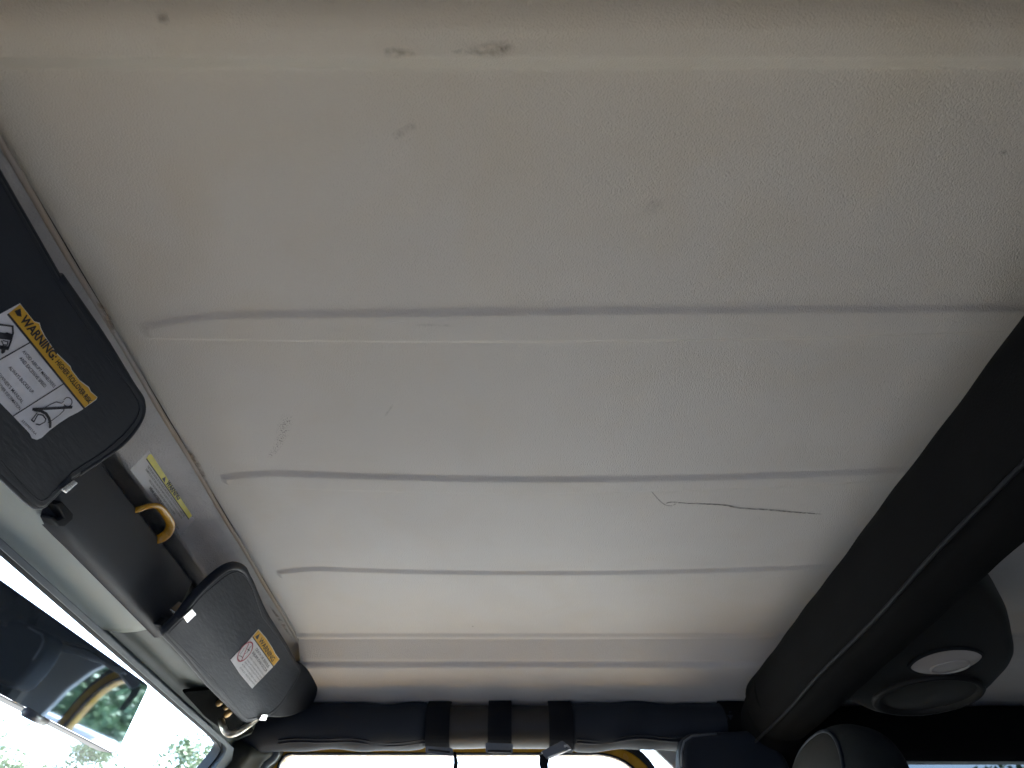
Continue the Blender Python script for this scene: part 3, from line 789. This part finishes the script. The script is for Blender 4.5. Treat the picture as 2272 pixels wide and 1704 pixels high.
bar_line('buckle_bar', [(1216, 1682), (1266, 1661), (1258, 1654), (1252, 1656)], YB + .004, .0020, M['silver'], st3)
def ribbon(pts, w0, parent, y):
    v = []; f = []
    for (px, py, hw) in pts: v += [ony(px - hw, py, y), ony(px + hw, py, y)]
    for i in range(len(pts) - 1): f.append((2 * i, 2 * i + 1, 2 * i + 3, 2 * i + 2))
    o = mesh('strap_tail', v, f, M['strap'], parent); solid(o, .0015, 0)
ribbon([(1008, 1668, 3), (1010, 1680, 4), (1012, 1692, 5), (1010, 1704, 5), (1006, 1740, 4)], 0, st1, YB - .01)
ribbon([(1210, 1674, 13), (1208, 1684, 11), (1206, 1695, 10), (1208, 1706, 9), (1212, 1740, 7)], 0, st3, YB - .006)
# bits sticking up over the straps
tube('wire_clip', [ony(px, py, BY) for px, py in [(1096, 1552), (1100, 1543), (1124, 1544), (1118, 1550), (1102, 1550)]], .0009, M['strap'], st2, 6)
tube('frayed_end', [ony(px, py, BY) for px, py in [(1212, 1556), (1211, 1549), (1217, 1547), (1224, 1552)]], .003, M['strap'], st3, 8)

# ------------------------------------------------------------------ 6. cross bar (B hoop)
hb = empty('cross_roll_bar', (-.442, CY, .36))
tag(hb, 'thick black padded cross bar running diagonally behind the front seats', 'roll bar', 'padded roll bars under the ceiling')
def hrf(i, t):
    return 1 + .03 * math.sin(i * .55 + t) + .015 * math.sin(i * 1.3 + 2 * t)
hx, hz, hr = -.4425, .360, .0525
# slightly squared section with a crease running along it
path = [(hx, y, hz) for y in linspace(.03, -1.20, 90)]
def sec(i, t):
    q = (abs(math.cos(t)) ** 2.6 + abs(math.sin(t)) ** 2.6) ** (-1 / 2.6)
    return q * (0.985 + .008 * math.sin(i * .31 + t) + .006 * math.sin(i * .9 + 3 * t))
tube('padded_sleeve', path, hr, M['foam_dark'], hb, 48, rf=sec)
cx_ = Vector((hx, 0, hz)); 
zp = []
for i, y in enumerate(linspace(.03, -1.235, 80)):
    r0 = ray(2014, 1294); k = r0.x / r0.z
    dirv = Vector((k, 0, 1)).normalized(); dist = cx_.dot(dirv); d2 = (cx_ - dirv * dist).length
    h_ = math.sqrt(max(0, (hr * 1.115) ** 2 - d2 ** 2)); p = dirv * (dist - h_)
    zp.append((p.x + .0018 * math.sin(y * 19), y, p.z))
tube('zip_seam', zp, .0022, M['piping'], hb, 8)
# corner where hoop, side bar and pillar leg meet
tube('corner_sleeve', smoothpath([(hx + .004, -1.14, hz), (hx + .002, -1.20, hz - .001), (hx, -1.262, hz - .016), (hx, -1.305, hz - .07), (hx, -1.325, hz - .16), (hx, -1.345, hz - .5), (hx, -1.35, hz - .9)], 7), .050, M['foam_dark'], hb, 32)
tube('joint_cuff', smoothpath([(hx + .075, BY, BZ), (hx + .05, BY, BZ), (hx + .0, BY + .01, BZ - .005)], 5), .0415, M['foam_dark'], hb, 32)
tube('corner_seam', smoothpath([ony(1690, 1500, -1.24), ony(1712, 1540, -1.235), ony(1755, 1580, -1.225), ony(1800, 1600, -1.22)], 5), .002, M['foam'], hb, 8)
# driver's side mirror image leg and bar (out of frame, but casts its shade)
db = empty('side_roll_bar', (0, -.06, BZ))
tag(db, 'padded roll bar along the driver side, above the camera', 'roll bar', 'padded roll bars under the ceiling')
tube('padded_sleeve', [(.50, -.055, BZ), (.0, -.050, BZ), (-.40, -.05, BZ)], .036, M['foam'], db, 24)
tube('bar_leg', [(hx, -.02, hz), (hx, .0, hz - .15), (hx, .01, hz - .9)], .045, M['foam_dark'], db, 24)
# rear side bar
rb = empty('rear_roll_bar', (-.9, -1.30, .33))
tag(rb, 'black padded roll bar running rearward above the quarter window, lower right', 'roll bar', 'padded roll bars under the ceiling')
tube('padded_sleeve', smoothpath([(hx - .03, -1.31, .352), (-.60, -1.315, .350), (-.9, -1.315, .350), (-1.2, -1.30, .33), (-1.42, -1.29, .20)], 8), .0440, M['foam_dark'], rb, 32,
     rf=lambda i, t: 1 + .02 * math.sin(i * .8 + t))

# ------------------------------------------------------------------ 7. sound pod with lamp and speaker
sp = empty('speaker_pod', (-.60, -.95, .33))
tag(sp, 'dark rounded overhead speaker pod with dome lamp behind the cross bar', 'speaker pod')
PP = Plane((-.575, -.95, .335), Vector((.10, .16, -1)))
silh = [(2040, 1330), (2130, 1288), (2175, 1292), (2222, 1332), (2243, 1368), (2250, 1400), (2256, 1440), (2250, 1466), (2228, 1494), (2172, 1546), (2090, 1584), (1960, 1590), (1880, 1560), (1830, 1540)]
S2 = [PP.at(*p) for p in silh]
cc = sum(S2, Vector()) / len(S2)
S2 = smoothpath(S2 + [S2[0]], 4)[:-1]
levels = [(.80, -.006), (.90, -.004), (.965, .002), (1.0, .014), (1.0, .04), (.96, .085), (.90, .125)]
v = []; f = []; N = len(S2)
for (k, up_) in levels:
    for p in S2: v.append(cc + (p - cc) * k - PP.n * up_)
for a in range(len(levels) - 1):
    for i in range(N): f.append((a * N + i, a * N + (i + 1) % N, (a + 1) * N + (i + 1) % N, (a + 1) * N + i))
f.append(tuple(range(N)))
pod = mesh('pod_housing', v, f, M['pod'], sp, smooth=True)
bm = bmesh.new(); bm.from_mesh(pod.data); bmesh.ops.recalc_face_normals(bm, faces=bm.faces); bm.to_mesh(pod.data); bm.free()
def ell(cx, cy, a, b, ang, n=40, pw=1.0):
    o = []
    for k in range(n):
        t = 2 * math.pi * k / n; x = a * math.cos(t); y = b * math.copysign(abs(math.sin(t)) ** pw, math.sin(t))
        o.append((cx + x * math.cos(ang) - y * math.sin(ang), cy + x * math.sin(ang) + y * math.cos(ang)))
    return o
def ovalpart(name, cx, cy, a, b, ang, off, thick, mt, par, pw=1.0, bev=.001):
    o = slab(name, [PP.at(*p, off) for p in ell(cx, cy, a, b, ang, 40, pw)], PP.n, thick, mt, par, bev, 2); return o
la = R(-9.5)
ovalpart('lamp_rim', 2094, 1456, 86, 29, la, .0085, .004, M['black'], sp, 1.15)
ln = []; 
v = []; f = []; rings = 7
for q in range(rings):
    k = 1 - q / (rings - 1) * .999
    for p in ell(2094, 1455, 79 * k, 24.5 * k, la, 40, 1.25): v.append(PP.at(*p, .0090 + .006 * (1 - k * k)))
for q in range(rings - 1):
    for i in range(40): f.append((q * 40 + i, q * 40 + (i + 1) % 40, (q + 1) * 40 + (i + 1) % 40, (q + 1) * 40 + i))
lens = mesh('lamp_lens', v, f, M['lens'], sp, smooth=True)
v = []; f = []
def ringpart(name, cx, cy, a, b, ang, prof_, mt, par):
    v = []; f = []; n = 56
    for (k, off) in prof_:
        for p in ell(cx, cy, a * k, b * k, ang, n): v.append(PP.at(*p, off))
    for q in range(len(prof_) - 1):
        for i in range(n): f.append((q * n + i, q * n + (i + 1) % n, (q + 1) * n + (i + 1) % n, (q + 1) * n + i))
    return mesh(name, v, f, mt, par, smooth=True)
ringpart('speaker_rim', 2056, 1530, 127, 39, R(-8), [(1.0, .004), (1.0, .009), (.96, .012), (.90, .012), (.86, .007), (.84, .006)], M['rim'], sp)
ringpart('lens_ring', 2100, 1458, 46, 13, la, [(1.0, .0118), (.97, .0150), (.93, .0152), (.90, .0140)], M['lens'], lens)
gr = ringpart('speaker_grille', 2056, 1530, 127, 39, R(-8), [(.86, .0062), (.6, .0085), (.3, .0098), (.01, .0102)], M['grille'], sp)

# dark rounded pad under the end of the side bar
pd = empty('belt_guide', (-.30, -1.25, .30))
tag(pd, 'dark rounded shoulder belt housing below the passenger roll bar end', 'belt housing')
po = rounded([ony(px, py, -1.235) for px, py in [(1512, 1625), (1700, 1618), (1760, 1700), (1760, 1790), (1530, 1790), (1508, 1700)]], [.03, .02, .02, .02, .02, .02], 7)
slab('housing', po, Vector((0, 1, -.1)), .05, M['foam'], pd, .012, 4)
bar_line('belt_edge', [(1513, 1700), (1512, 1668), (1518, 1645), (1535, 1633), (1590, 1628)], -1.226, .0016, M['buckle'], pd)
screwm = ony(1690, 1622, -1.225)
tube('anchor_bolt', [screwm, screwm + Vector((0, .006, -.001))], .006, M['buckle'], pd, 10)

# ------------------------------------------------------------------ 8. passenger seat with headrest
def squircle(name, c, sx, sy, sz, mt, par, e=2.6, n=28, tilt=None):
    v = []; f = []
    def sp2(w_, m_): return math.copysign(abs(w_) ** (2 / m_), w_)
    for i in range(n + 1):
        ph = -math.pi / 2 + math.pi * i / n
        for k in range(2 * n):
            th_ = 2 * math.pi * k / (2 * n)
            p = Vector((sx * sp2(math.cos(ph), e) * sp2(math.cos(th_), e), sy * sp2(math.cos(ph), e) * sp2(math.sin(th_), e), sz * sp2(math.sin(ph), e)))
            if tilt: p.rotate(tilt)
            v.append(Vector(c) + p)
    m_ = 2 * n
    for i in range(n):
        for k in range(m_): f.append((i * m_ + k, i * m_ + (k + 1) % m_, (i + 1) * m_ + (k + 1) % m_, (i + 1) * m_ + k))
    o = mesh(name, v, f, mt, par, smooth=True)
    return o
from mathutils import Euler
def seat(cy, root, main=True):
    t = Euler((0, R(-12), 0))
    squircle('headrest', (-.428, cy, .172), .060, .130, .100, M['seat'], root, 2.5, 28, t)
    squircle('backrest', (-.46, cy, -.20), .075, .235, .33, M['seat'], root, 3.4, 20, t)
    squircle('seat_cushion', (-.16, cy, -.52), .26, .245, .09, M['seat'], root, 3.6, 20)
ps = empty('front_seat', (-.3, -1.02, -.75)); tag(ps, 'charcoal passenger seat, only its rounded headrest showing at bottom right', 'car seat', 'front seats'); seat(-1.015, ps)
hs = [c for c in ps.children if c.name.startswith('headrest')][0]
# the front third of the headrest is a lighter side gusset, divided off by a seam
bm = bmesh.new(); bm.from_mesh(hs.data); bm2 = bm.copy(); CUT = -.393
bmesh.ops.bisect_plane(bm, geom=bm.verts[:] + bm.edges[:] + bm.faces[:], plane_co=(CUT, 0, .2), plane_no=(1, 0, .25), clear_outer=True)
bmesh.ops.bisect_plane(bm2, geom=bm2.verts[:] + bm2.edges[:] + bm2.faces[:], plane_co=(CUT, 0, .2), plane_no=(1, 0, .25), clear_inner=True)
rim = [v.co.copy() for v in bm2.verts if abs((v.co - Vector((CUT, 0, .2))).dot(Vector((1, 0, .25)).normalized())) < 1e-4]
bm.to_mesh(hs.data); me2 = bpy.data.meshes.new('headrest_gusset'); bm2.to_mesh(me2); me2.materials.append(M['seat_side'])
for p in me2.polygons: p.use_smooth = True
go = bpy.data.objects.new('headrest_gusset', me2); COL.objects.link(go); go.parent = ps; go.matrix_parent_inverse = ps.matrix_world.inverted()
cr = sum(rim, Vector()) / len(rim); rim.sort(key=lambda q: math.atan2(q.z - cr.z, q.y - cr.y))
tube('headrest_seam', rim + [rim[0]], .0028, M['vinyl_edge'], ps, 8, caps=False)
ds = empty('front_seat', (-.3, -.34, -.75)); tag(ds, 'charcoal driver seat beside the camera', 'car seat', 'front seats'); 
t = Euler((0, R(-12), 0))
squircle('backrest', (-.52, -.34, -.25), .075, .235, .30, M['seat'], ds, 3.4, 16, t)
squircle('seat_cushion', (-.16, -.34, -.56), .26, .245, .09, M['seat'], ds, 3.6, 16)

# ------------------------------------------------------------------ 9. body: doors, dash, floor
cb = empty('car_body', (-.2, CY, -1.0)); tag(cb, 'yellow off-road car body around the cabin, with dash and hood', 'car body')
box('floor_pan', (.75, CY - .62, -.86), (-1.52, CY + .62, -.80), M['carpet'], cb)
slab('dashboard', rounded([Vector((.62, CY - .66, -.10)), Vector((.85, CY - .66, -.09)), Vector((.85, CY - .66, -.5)), Vector((.66, CY - .66, -.45))], .03, 4), Vector((0, -1, 0)), -1.32, M['dash'], cb, .01)
box('tailgate', (-1.53, CY - .70, -.86), (-1.56, CY + .70, -.33), M['yellow'], cb, .008)
box('firewall', (.85, CY - .66, -.86), (.90, CY + .66, -.12), M['dash'], cb)
slab('hood', rounded([Vector((.88, CY - .60, -.13)), Vector((1.95, CY - .52, -.20)), Vector((1.95, CY + .52, -.20)), Vector((.88, CY + .60, -.13))], .08, 4), Vector((0, 0, 1)), .06, M['black'], cb, .02)
box('engine_bay', (.9, CY - .5, -1.0), (1.93, CY + .5, -.2), M['yellow'], cb, .02)
for s in (-1, 1):
    box('inner_side_trim', (-.44, CY + s * .685 - .004, -.80), (-1.49, CY + s * .685 + .004, -.36), M['dash'], cb)
    slab('front_fender', rounded([Vector((1.0, CY + s * .72 - .12, -.34)), Vector((1.98, CY + s * .72 - .12, -.38)), Vector((1.98, CY + s * .72 + .12, -.38)), Vector((1.0, CY + s * .72 + .12, -.34))], .05, 3), Vector((0, 0, 1)), .05, M['black'], cb, .015)
    box('rear_tub_side', (-.42, CY + s * .71 - .02, -.85), (-1.55, CY + s * .71 + .02, -.34), M['yellow'], cb, .01)
    box('cowl_side', (.45, CY + s * .70 - .02, -.85), (.92, CY + s * .70 + .02, -.14), M['yellow'], cb, .01)
    box('door_sill', (.46, CY + s * .70 - .03, -.86), (-.43, CY + s * .70 + .03, -.70), M['black'], cb, .01)
def wheel(c, par):
    o = tube('wheel', [Vector(c) + Vector((0, -.11, 0)), Vector(c) + Vector((0, -.09, 0)), Vector(c) + Vector((0, .09, 0)), Vector(c) + Vector((0, .11, 0))], .36, M['tyre'], par, 32, rf=lambda i, t: (.88, 1, 1, .88)[i])
    tube('rim', [Vector(c) + Vector((0, -.113, 0)), Vector(c) + Vector((0, .113, 0))], .2, M['silver'], o, 24)
for s in (-1, 1):
    for x in (1.5, -.95): wheel((x, CY + s * .74, -.99), cb)
# passenger door with its window frame
dr = empty('passenger_door', (.0, YW, -.8)); tag(dr, 'closed passenger door with yellow painted window frame and clear glass', 'car door')
z_top = ony(1000, 1674, YW + .012).z
xr = ony(1458, 1704, YW + .012).x
xl = ony(606, 1704, YW + .012).x
inn = [Vector((xl + .02, YW, -.22)), Vector((xl - .012, YW, z_top)), Vector((xr + .030, YW, z_top)), Vector((xr - .06, YW, -.22))]
def framering(name, inner, grow, y0, y1, r, mt, par, bev=.004):
    a = rounded(inner, r, 10); c = sum(inner, Vector()) / 4
    gi = []
    for p in inner:
        gi.append(Vector((p.x + math.copysign(grow[0], p.x - c.x), p.y, p.z + (grow[1] if p.z > c.z else -grow[2]))))
    rr = [q + grow[1] * .8 for q in r] if isinstance(r, (list, tuple)) else r + grow[1] * .8
    b = rounded(gi, rr, 10)
    N = len(a); v = []
    for lst, y in ((a, y0), (b, y0), (b, y1), (a, y1)): v += [(p.x, y, p.z) for p in lst]
    f = []
    for i in range(N):
        j = (i + 1) % N
        for k in range(4): f.append((k * N + i, k * N + j, ((k + 1) % 4) * N + j, ((k + 1) % 4) * N + i))
    o = mesh(name, v, f, mt, par)
    bm = bmesh.new(); bm.from_mesh(o.data); bmesh.ops.recalc_face_normals(bm, faces=bm.faces); bm.to_mesh(o.data); bm.free()
    if bev: bevel(o, bev, 3)
    return o
rads = [.03, .02, .085, .03]
framering('window_frame', inn, (.022, .017, .02), YW + .014, YW - .012, rads, M['yellow'], dr)
framering('window_seal', [p * 1.0 for p in inn], (.004, .003, .004), YW + .0155, YW + .004, rads, M['seat_side'], dr, .001)
box('door_glass', (.50, YW - .003, -.25), (-.40, YW - .0005, z_top + .01), M['glass'], dr)
box('door_skin', (.47, YW - .03, -.70), (-.40, YW + .02, -.24), M['yellow'], dr, .01)
box('door_panel', (.44, YW + .022, -.69), (-.37, YW + .034, -.25), M['dash'], dr, .004)
# body side around the door opening: black weather strip then off-white hardtop side
framering('door_seal', [Vector((xl + .05, YW, -.5)), Vector((xl + .012, YW, z_top + .0185)), Vector((xr + .010, YW, z_top + .0185)), Vector((xr - .085, YW, -.5))], (.012, .012, .01), YW + .010, YW - .01, [.03, .02, .095, .03], M['rubber'], cb, .003)
# off-white side post of the hardtop just behind the door
slab('side_post', [Vector((xr + .00, YW + .004, .345)), Vector((-.41, YW + .004, .345)), Vector((-.41, YW + .004, -.3)), Vector((xr - .105, YW + .004, -.3)), Vector((xr - .085, YW + .004, .15)), Vector((xr - .055, YW + .004, .27)), Vector((xr - .030, YW + .004, .315))], Vector((0, 1, 0)), .012, M['roof'], hardtop, .002, 2)

# ------------------------------------------------------------------ 10. outside
GZ = -1.35
gnd = mesh('ground', [(-300, -300, GZ), (300, -300, GZ), (300, 300, GZ), (-300, 300, GZ)], [(0, 1, 2, 3)], M['asphalt'])
tag(gnd, 'pale sunlit car park asphalt', 'ground', kind='structure')

def leafmat(name, c1, c2):
    mt = mat(name, c1, 0.6, noise=(1.4, 3), col2=c2); b = mt.node_tree.nodes['Principled BSDF']
    b.inputs['Transmission Weight'].default_value = 0.0
    return mt
M['leafA'] = leafmat('leaf_green', (0.05, 0.10, 0.03), (0.09, 0.15, 0.05))
M['leafB'] = leafmat('leaf_pale', (0.09, 0.13, 0.07), (0.12, 0.17, 0.10))
def tree_meshes(seed, h, rad, nleaf, mt):
    r_ = random.Random(seed)
    root_pts = []
    limbs = []
    tv = []; tf = []
    def addtube(pts, r0, r1, seg=8):
        b = len(tv)
        for i, p in enumerate(pts):
            t = i / (len(pts) - 1); rr = r0 + (r1 - r0) * t
            d = (pts[min(i + 1, len(pts) - 1)] - pts[max(i - 1, 0)]).normalized(); a = d.orthogonal().normalized(); c = d.cross(a)
            for k in range(seg):
                q = 2 * math.pi * k / seg; tv.append(p + a * math.cos(q) * rr + c * math.sin(q) * rr)
        for i in range(len(pts) - 1):
            for k in range(seg): tf.append((b + i * seg + k, b + i * seg + (k + 1) % seg, b + (i + 1) * seg + (k + 1) % seg, b + (i + 1) * seg + k))
    top = Vector((r_.uniform(-.3, .3), r_.uniform(-.3, .3), h * .85))
    trunk = [Vector((0, 0, 0)).lerp(top, k / 8) + Vector((r_.uniform(-.08, .08), r_.uniform(-.08, .08), 0)) * (k > 0) for k in range(9)]
    addtube(trunk, h * .028, h * .006)
    clumps = []
    for k in range(16):
        t = r_.uniform(.3, .95); p0 = Vector((0, 0, 0)).lerp(top, t); an = r_.uniform(0, 6.28)
        ln_ = rad * (1.1 - .6 * t) * r_.uniform(.6, 1.0)
        p1 = p0 + Vector((math.cos(an) * ln_, math.sin(an) * ln_, ln_ * r_.uniform(.1, .6)))
        addtube([p0, p0.lerp(p1, .5) + Vector((0, 0, .1)), p1], h * .009, h * .002, 5)
        for q in range(4): clumps.append((p0.lerp(p1, r_.uniform(.45, 1.1)) + Vector((r_.gauss(0, .3), r_.gauss(0, .3), r_.gauss(0, .3))), rad * r_.uniform(.14, .32)))
    for q in range(6): clumps.append((top + Vector((r_.gauss(0, .3), r_.gauss(0, .3), r_.uniform(-.3, h * .12))), rad * r_.uniform(.12, .25)))
    lv = []; lf = []
    for k in range(nleaf):
        c, s = r_.choice(clumps)
        p = c + Vector((r_.gauss(0, 1), r_.gauss(0, 1), r_.gauss(0, .8))) * s * .62
        a = Vector((r_.gauss(0, 1), r_.gauss(0, 1), r_.gauss(0, .6))).normalized(); b_ = a.orthogonal().normalized(); z_ = r_.uniform(.05, .11)
        n0 = len(lv); lv += [p - a * z_, p + b_ * z_ * .5, p + a * z_, p - b_ * z_ * .5]; lf.append((n0, n0 + 1, n0 + 2, n0 + 3))
    def mk(nm, v_, f_, m_):
        me = bpy.data.meshes.new(nm); me.from_pydata([tuple(q) for q in v_], [], f_); me.materials.append(m_); me.update(); return me
    return mk('trunk', tv, tf, M['bark']), mk('crown', lv, lf, mt)
TM = [tree_meshes(11, 7.5, 2.6, 20000, M['leafB']), tree_meshes(12, 9.0, 2.2, 16000, M['leafB']), tree_meshes(13, 8.0, 3.4, 30000, M['leafA']), tree_meshes(14, 3.4, 2.6, 26000, M['leafA'])]
def tree(x, y, k, s, label, rz=0.0):
    e = empty('tree', (x, y, GZ)); tag(e, label, 'tree', 'trees beyond the car park')
    for nm, me in zip(('trunk', 'crown'), TM[k]):
        o = bpy.data.objects.new(nm, me); COL.objects.link(o); o.parent = e
    e.rotation_euler.z = rz; e.scale = (s, s, s)
    return e
def far(px, py, dist):
    r = ray(px, py); hd_ = math.hypot(r.x, r.y); return r * (dist / hd_)
def tree_at(px, py_top, dist, k, label, rz=0):
    p = far(px, py_top, dist); hh = p.z - GZ; H0 = (7.5, 9.0)[k] * 1.0
    tree(p.x, p.y, k, hh / H0, label, rz)
tree_at(-50, 1570, 22, 0, 'broad leafy tree seen through the windshield left of the mirror tip', .4)
tree_at(205, 1632, 30, 1, 'slender pale tree seen through the windshield just under the mirror', 1.9)
tree_at(425, 1632, 27, 0, 'bushy tree seen through the windshield beside the corner pillar', 3.0)
# trees on the passenger side and behind, which the mirror shows
for i, (x, y, k, s, rz) in enumerate([(-11, -10.6, 2, .75, 0), (-14.5, -9.5, 2, .8, 1), (-9.0, -12.6, 3, 1.0, 2), (-11.6, -12.2, 3, 1.05, 4), (-29, -17, 2, 1.0, 2), (-22, -9, 2, 1.0, 3), (-24, -3, 2, 1.0, 4)]):
    tree(x, y, k, s, ['nearest full-crowned tree reflected behind the parked cars', 'dark crowned tree beyond the white car', 'low bushy tree reflected in the mirror behind the silver car', 'low bushy tree further along the car park edge', 'pale tree standing off the passenger side', 'tall broad tree behind the car', 'pale tree straight behind the car', 'broad tree abreast of the passenger door'][i], rz)

def parked_car(x, y, rz, paint, label):
    e = empty('parked_car', (0, 0, 0)); tag(e, label, 'car', 'cars parked beyond the passenger side')
    side = [(-2.2, .35), (-2.25, .75), (-2.1, .95), (-1.45, 1.02), (-.75, 1.45), (.55, 1.48), (1.25, 1.02), (2.05, .86), (2.25, .6), (2.2, .32)]
    def ex(name, pr, w0, mt, bev, par=e):
        v = [(a, -w0, b) for a, b in pr] + [(a, w0, b) for a, b in pr]; n = len(pr)
        f = [tuple(range(n)), tuple(reversed(range(n, 2 * n)))] + [(i, i + n, (i + 1) % n + n, (i + 1) % n) for i in range(n)]
        o = mesh(name, v, f, mt, par); bevel(o, bev, 3); return o
    body = ex('body', side, .88, paint, .08)
    ex('side_window', [(-1.25, 1.03), (-.72, 1.38), (.5, 1.41), (1.05, 1.03)], .885, M['dark_glass'], .02)
    v = [(1.16, -.74, 1.09), (1.16, .74, 1.09), (.62, .70, 1.44), (.62, -.70, 1.44)]; mesh('front_window', [(a + .02, b, c + .02) for a, b, c in v], [(0, 1, 2, 3)], M['dark_glass'], e)
    v = [(-1.38, -.74, 1.09), (-1.38, .74, 1.09), (-.82, .70, 1.44), (-.82, -.70, 1.44)]; mesh('rear_window', [(a - .02, b, c + .02) for a, b, c in v], [(0, 1, 2, 3)], M['dark_glass'], e)
    for sx in (-1.35, 1.4):
        for sy in (-.82, .82):
            o = tube('wheel', [(sx, sy - .1, .33), (sx, sy + .1, .33)], .33, M['tyre'], e, 28); tube('rim', [(sx, sy - .105, .33), (sx, sy + .105, .33)], .2, M['silver'], o, 20)
    for sy in (-.65, .65):
        box('tail_lamp', (-2.27, sy - .15, .72), (-2.2, sy + .15, .86), M['tail'], e, .02)
        box('headlight', (2.2, sy - .15, .62), (2.27, sy + .15, .76), M['lens'], e, .02)
    e.rotation_euler.z = rz; e.location = (x, y, GZ); e.scale = (1.05, 1.05, 1.22); return e
parked_car(-5.9, -7.6, R(80), M['silver'], 'silver people carrier, nearest of the cars reflected in the mirror')
parked_car(-8.7, -7.3, R(82), M['white_paint'], 'white people carrier parked next to the silver one')
parked_car(-3.0, -7.9, R(79), M['slate_paint'], 'slate grey people carrier parked level with the rear of the cabin')
for i, x in enumerate((-2.1, -5.0, -8.0, -10.9)):
    ln_ = box('parking_line', (x - .05, -9.2, GZ + .002), (x + .05, -4.6, GZ + .006), M['line']); ln_['kind'] = 'structure'

# invented van added out of frame to darken the driver's side of the ceiling
vn = empty('added_shade_van', (.0, 2.0, GZ)); tag(vn, 'unseen dark blue van added on the driver side to shade the ceiling', 'van')
def vanpart(name, pr, y0, y1, mt, bev):
    v = [(a, y0, b + GZ) for a, b in pr] + [(a, y1, b + GZ) for a, b in pr]; n = len(pr)
    f = [tuple(range(n)), tuple(reversed(range(n, 2 * n)))] + [(i, i + n, (i + 1) % n + n, (i + 1) % n) for i in range(n)]
    o = mesh(name, v, f, mt, vn); bevel(o, bev, 3)
M['van_paint'] = mat('dark_blue_paint', (0.02, 0.03, 0.055), 0.3, coat=0.5)
vanpart('van_body', [(-2.6, .3), (-2.65, 1.0), (-2.5, 2.4), (1.4, 2.45), (2.1, 1.55), (2.8, 1.25), (2.85, .35)], 1.0, 2.8, M['van_paint'], .06)
vanpart('side_window', [(1.3, 2.1), (.6, 2.1), (.6, 1.45), (1.85, 1.45)], .98, 2.82, M['dark_glass'], .01)
for sx in (-1.8, 1.9):
    for sy in (1.05, 2.7): tube('wheel', [(sx, sy - .1, GZ + .34), (sx, sy + .1, GZ + .34)], .34, M['tyre'], vn, 24)
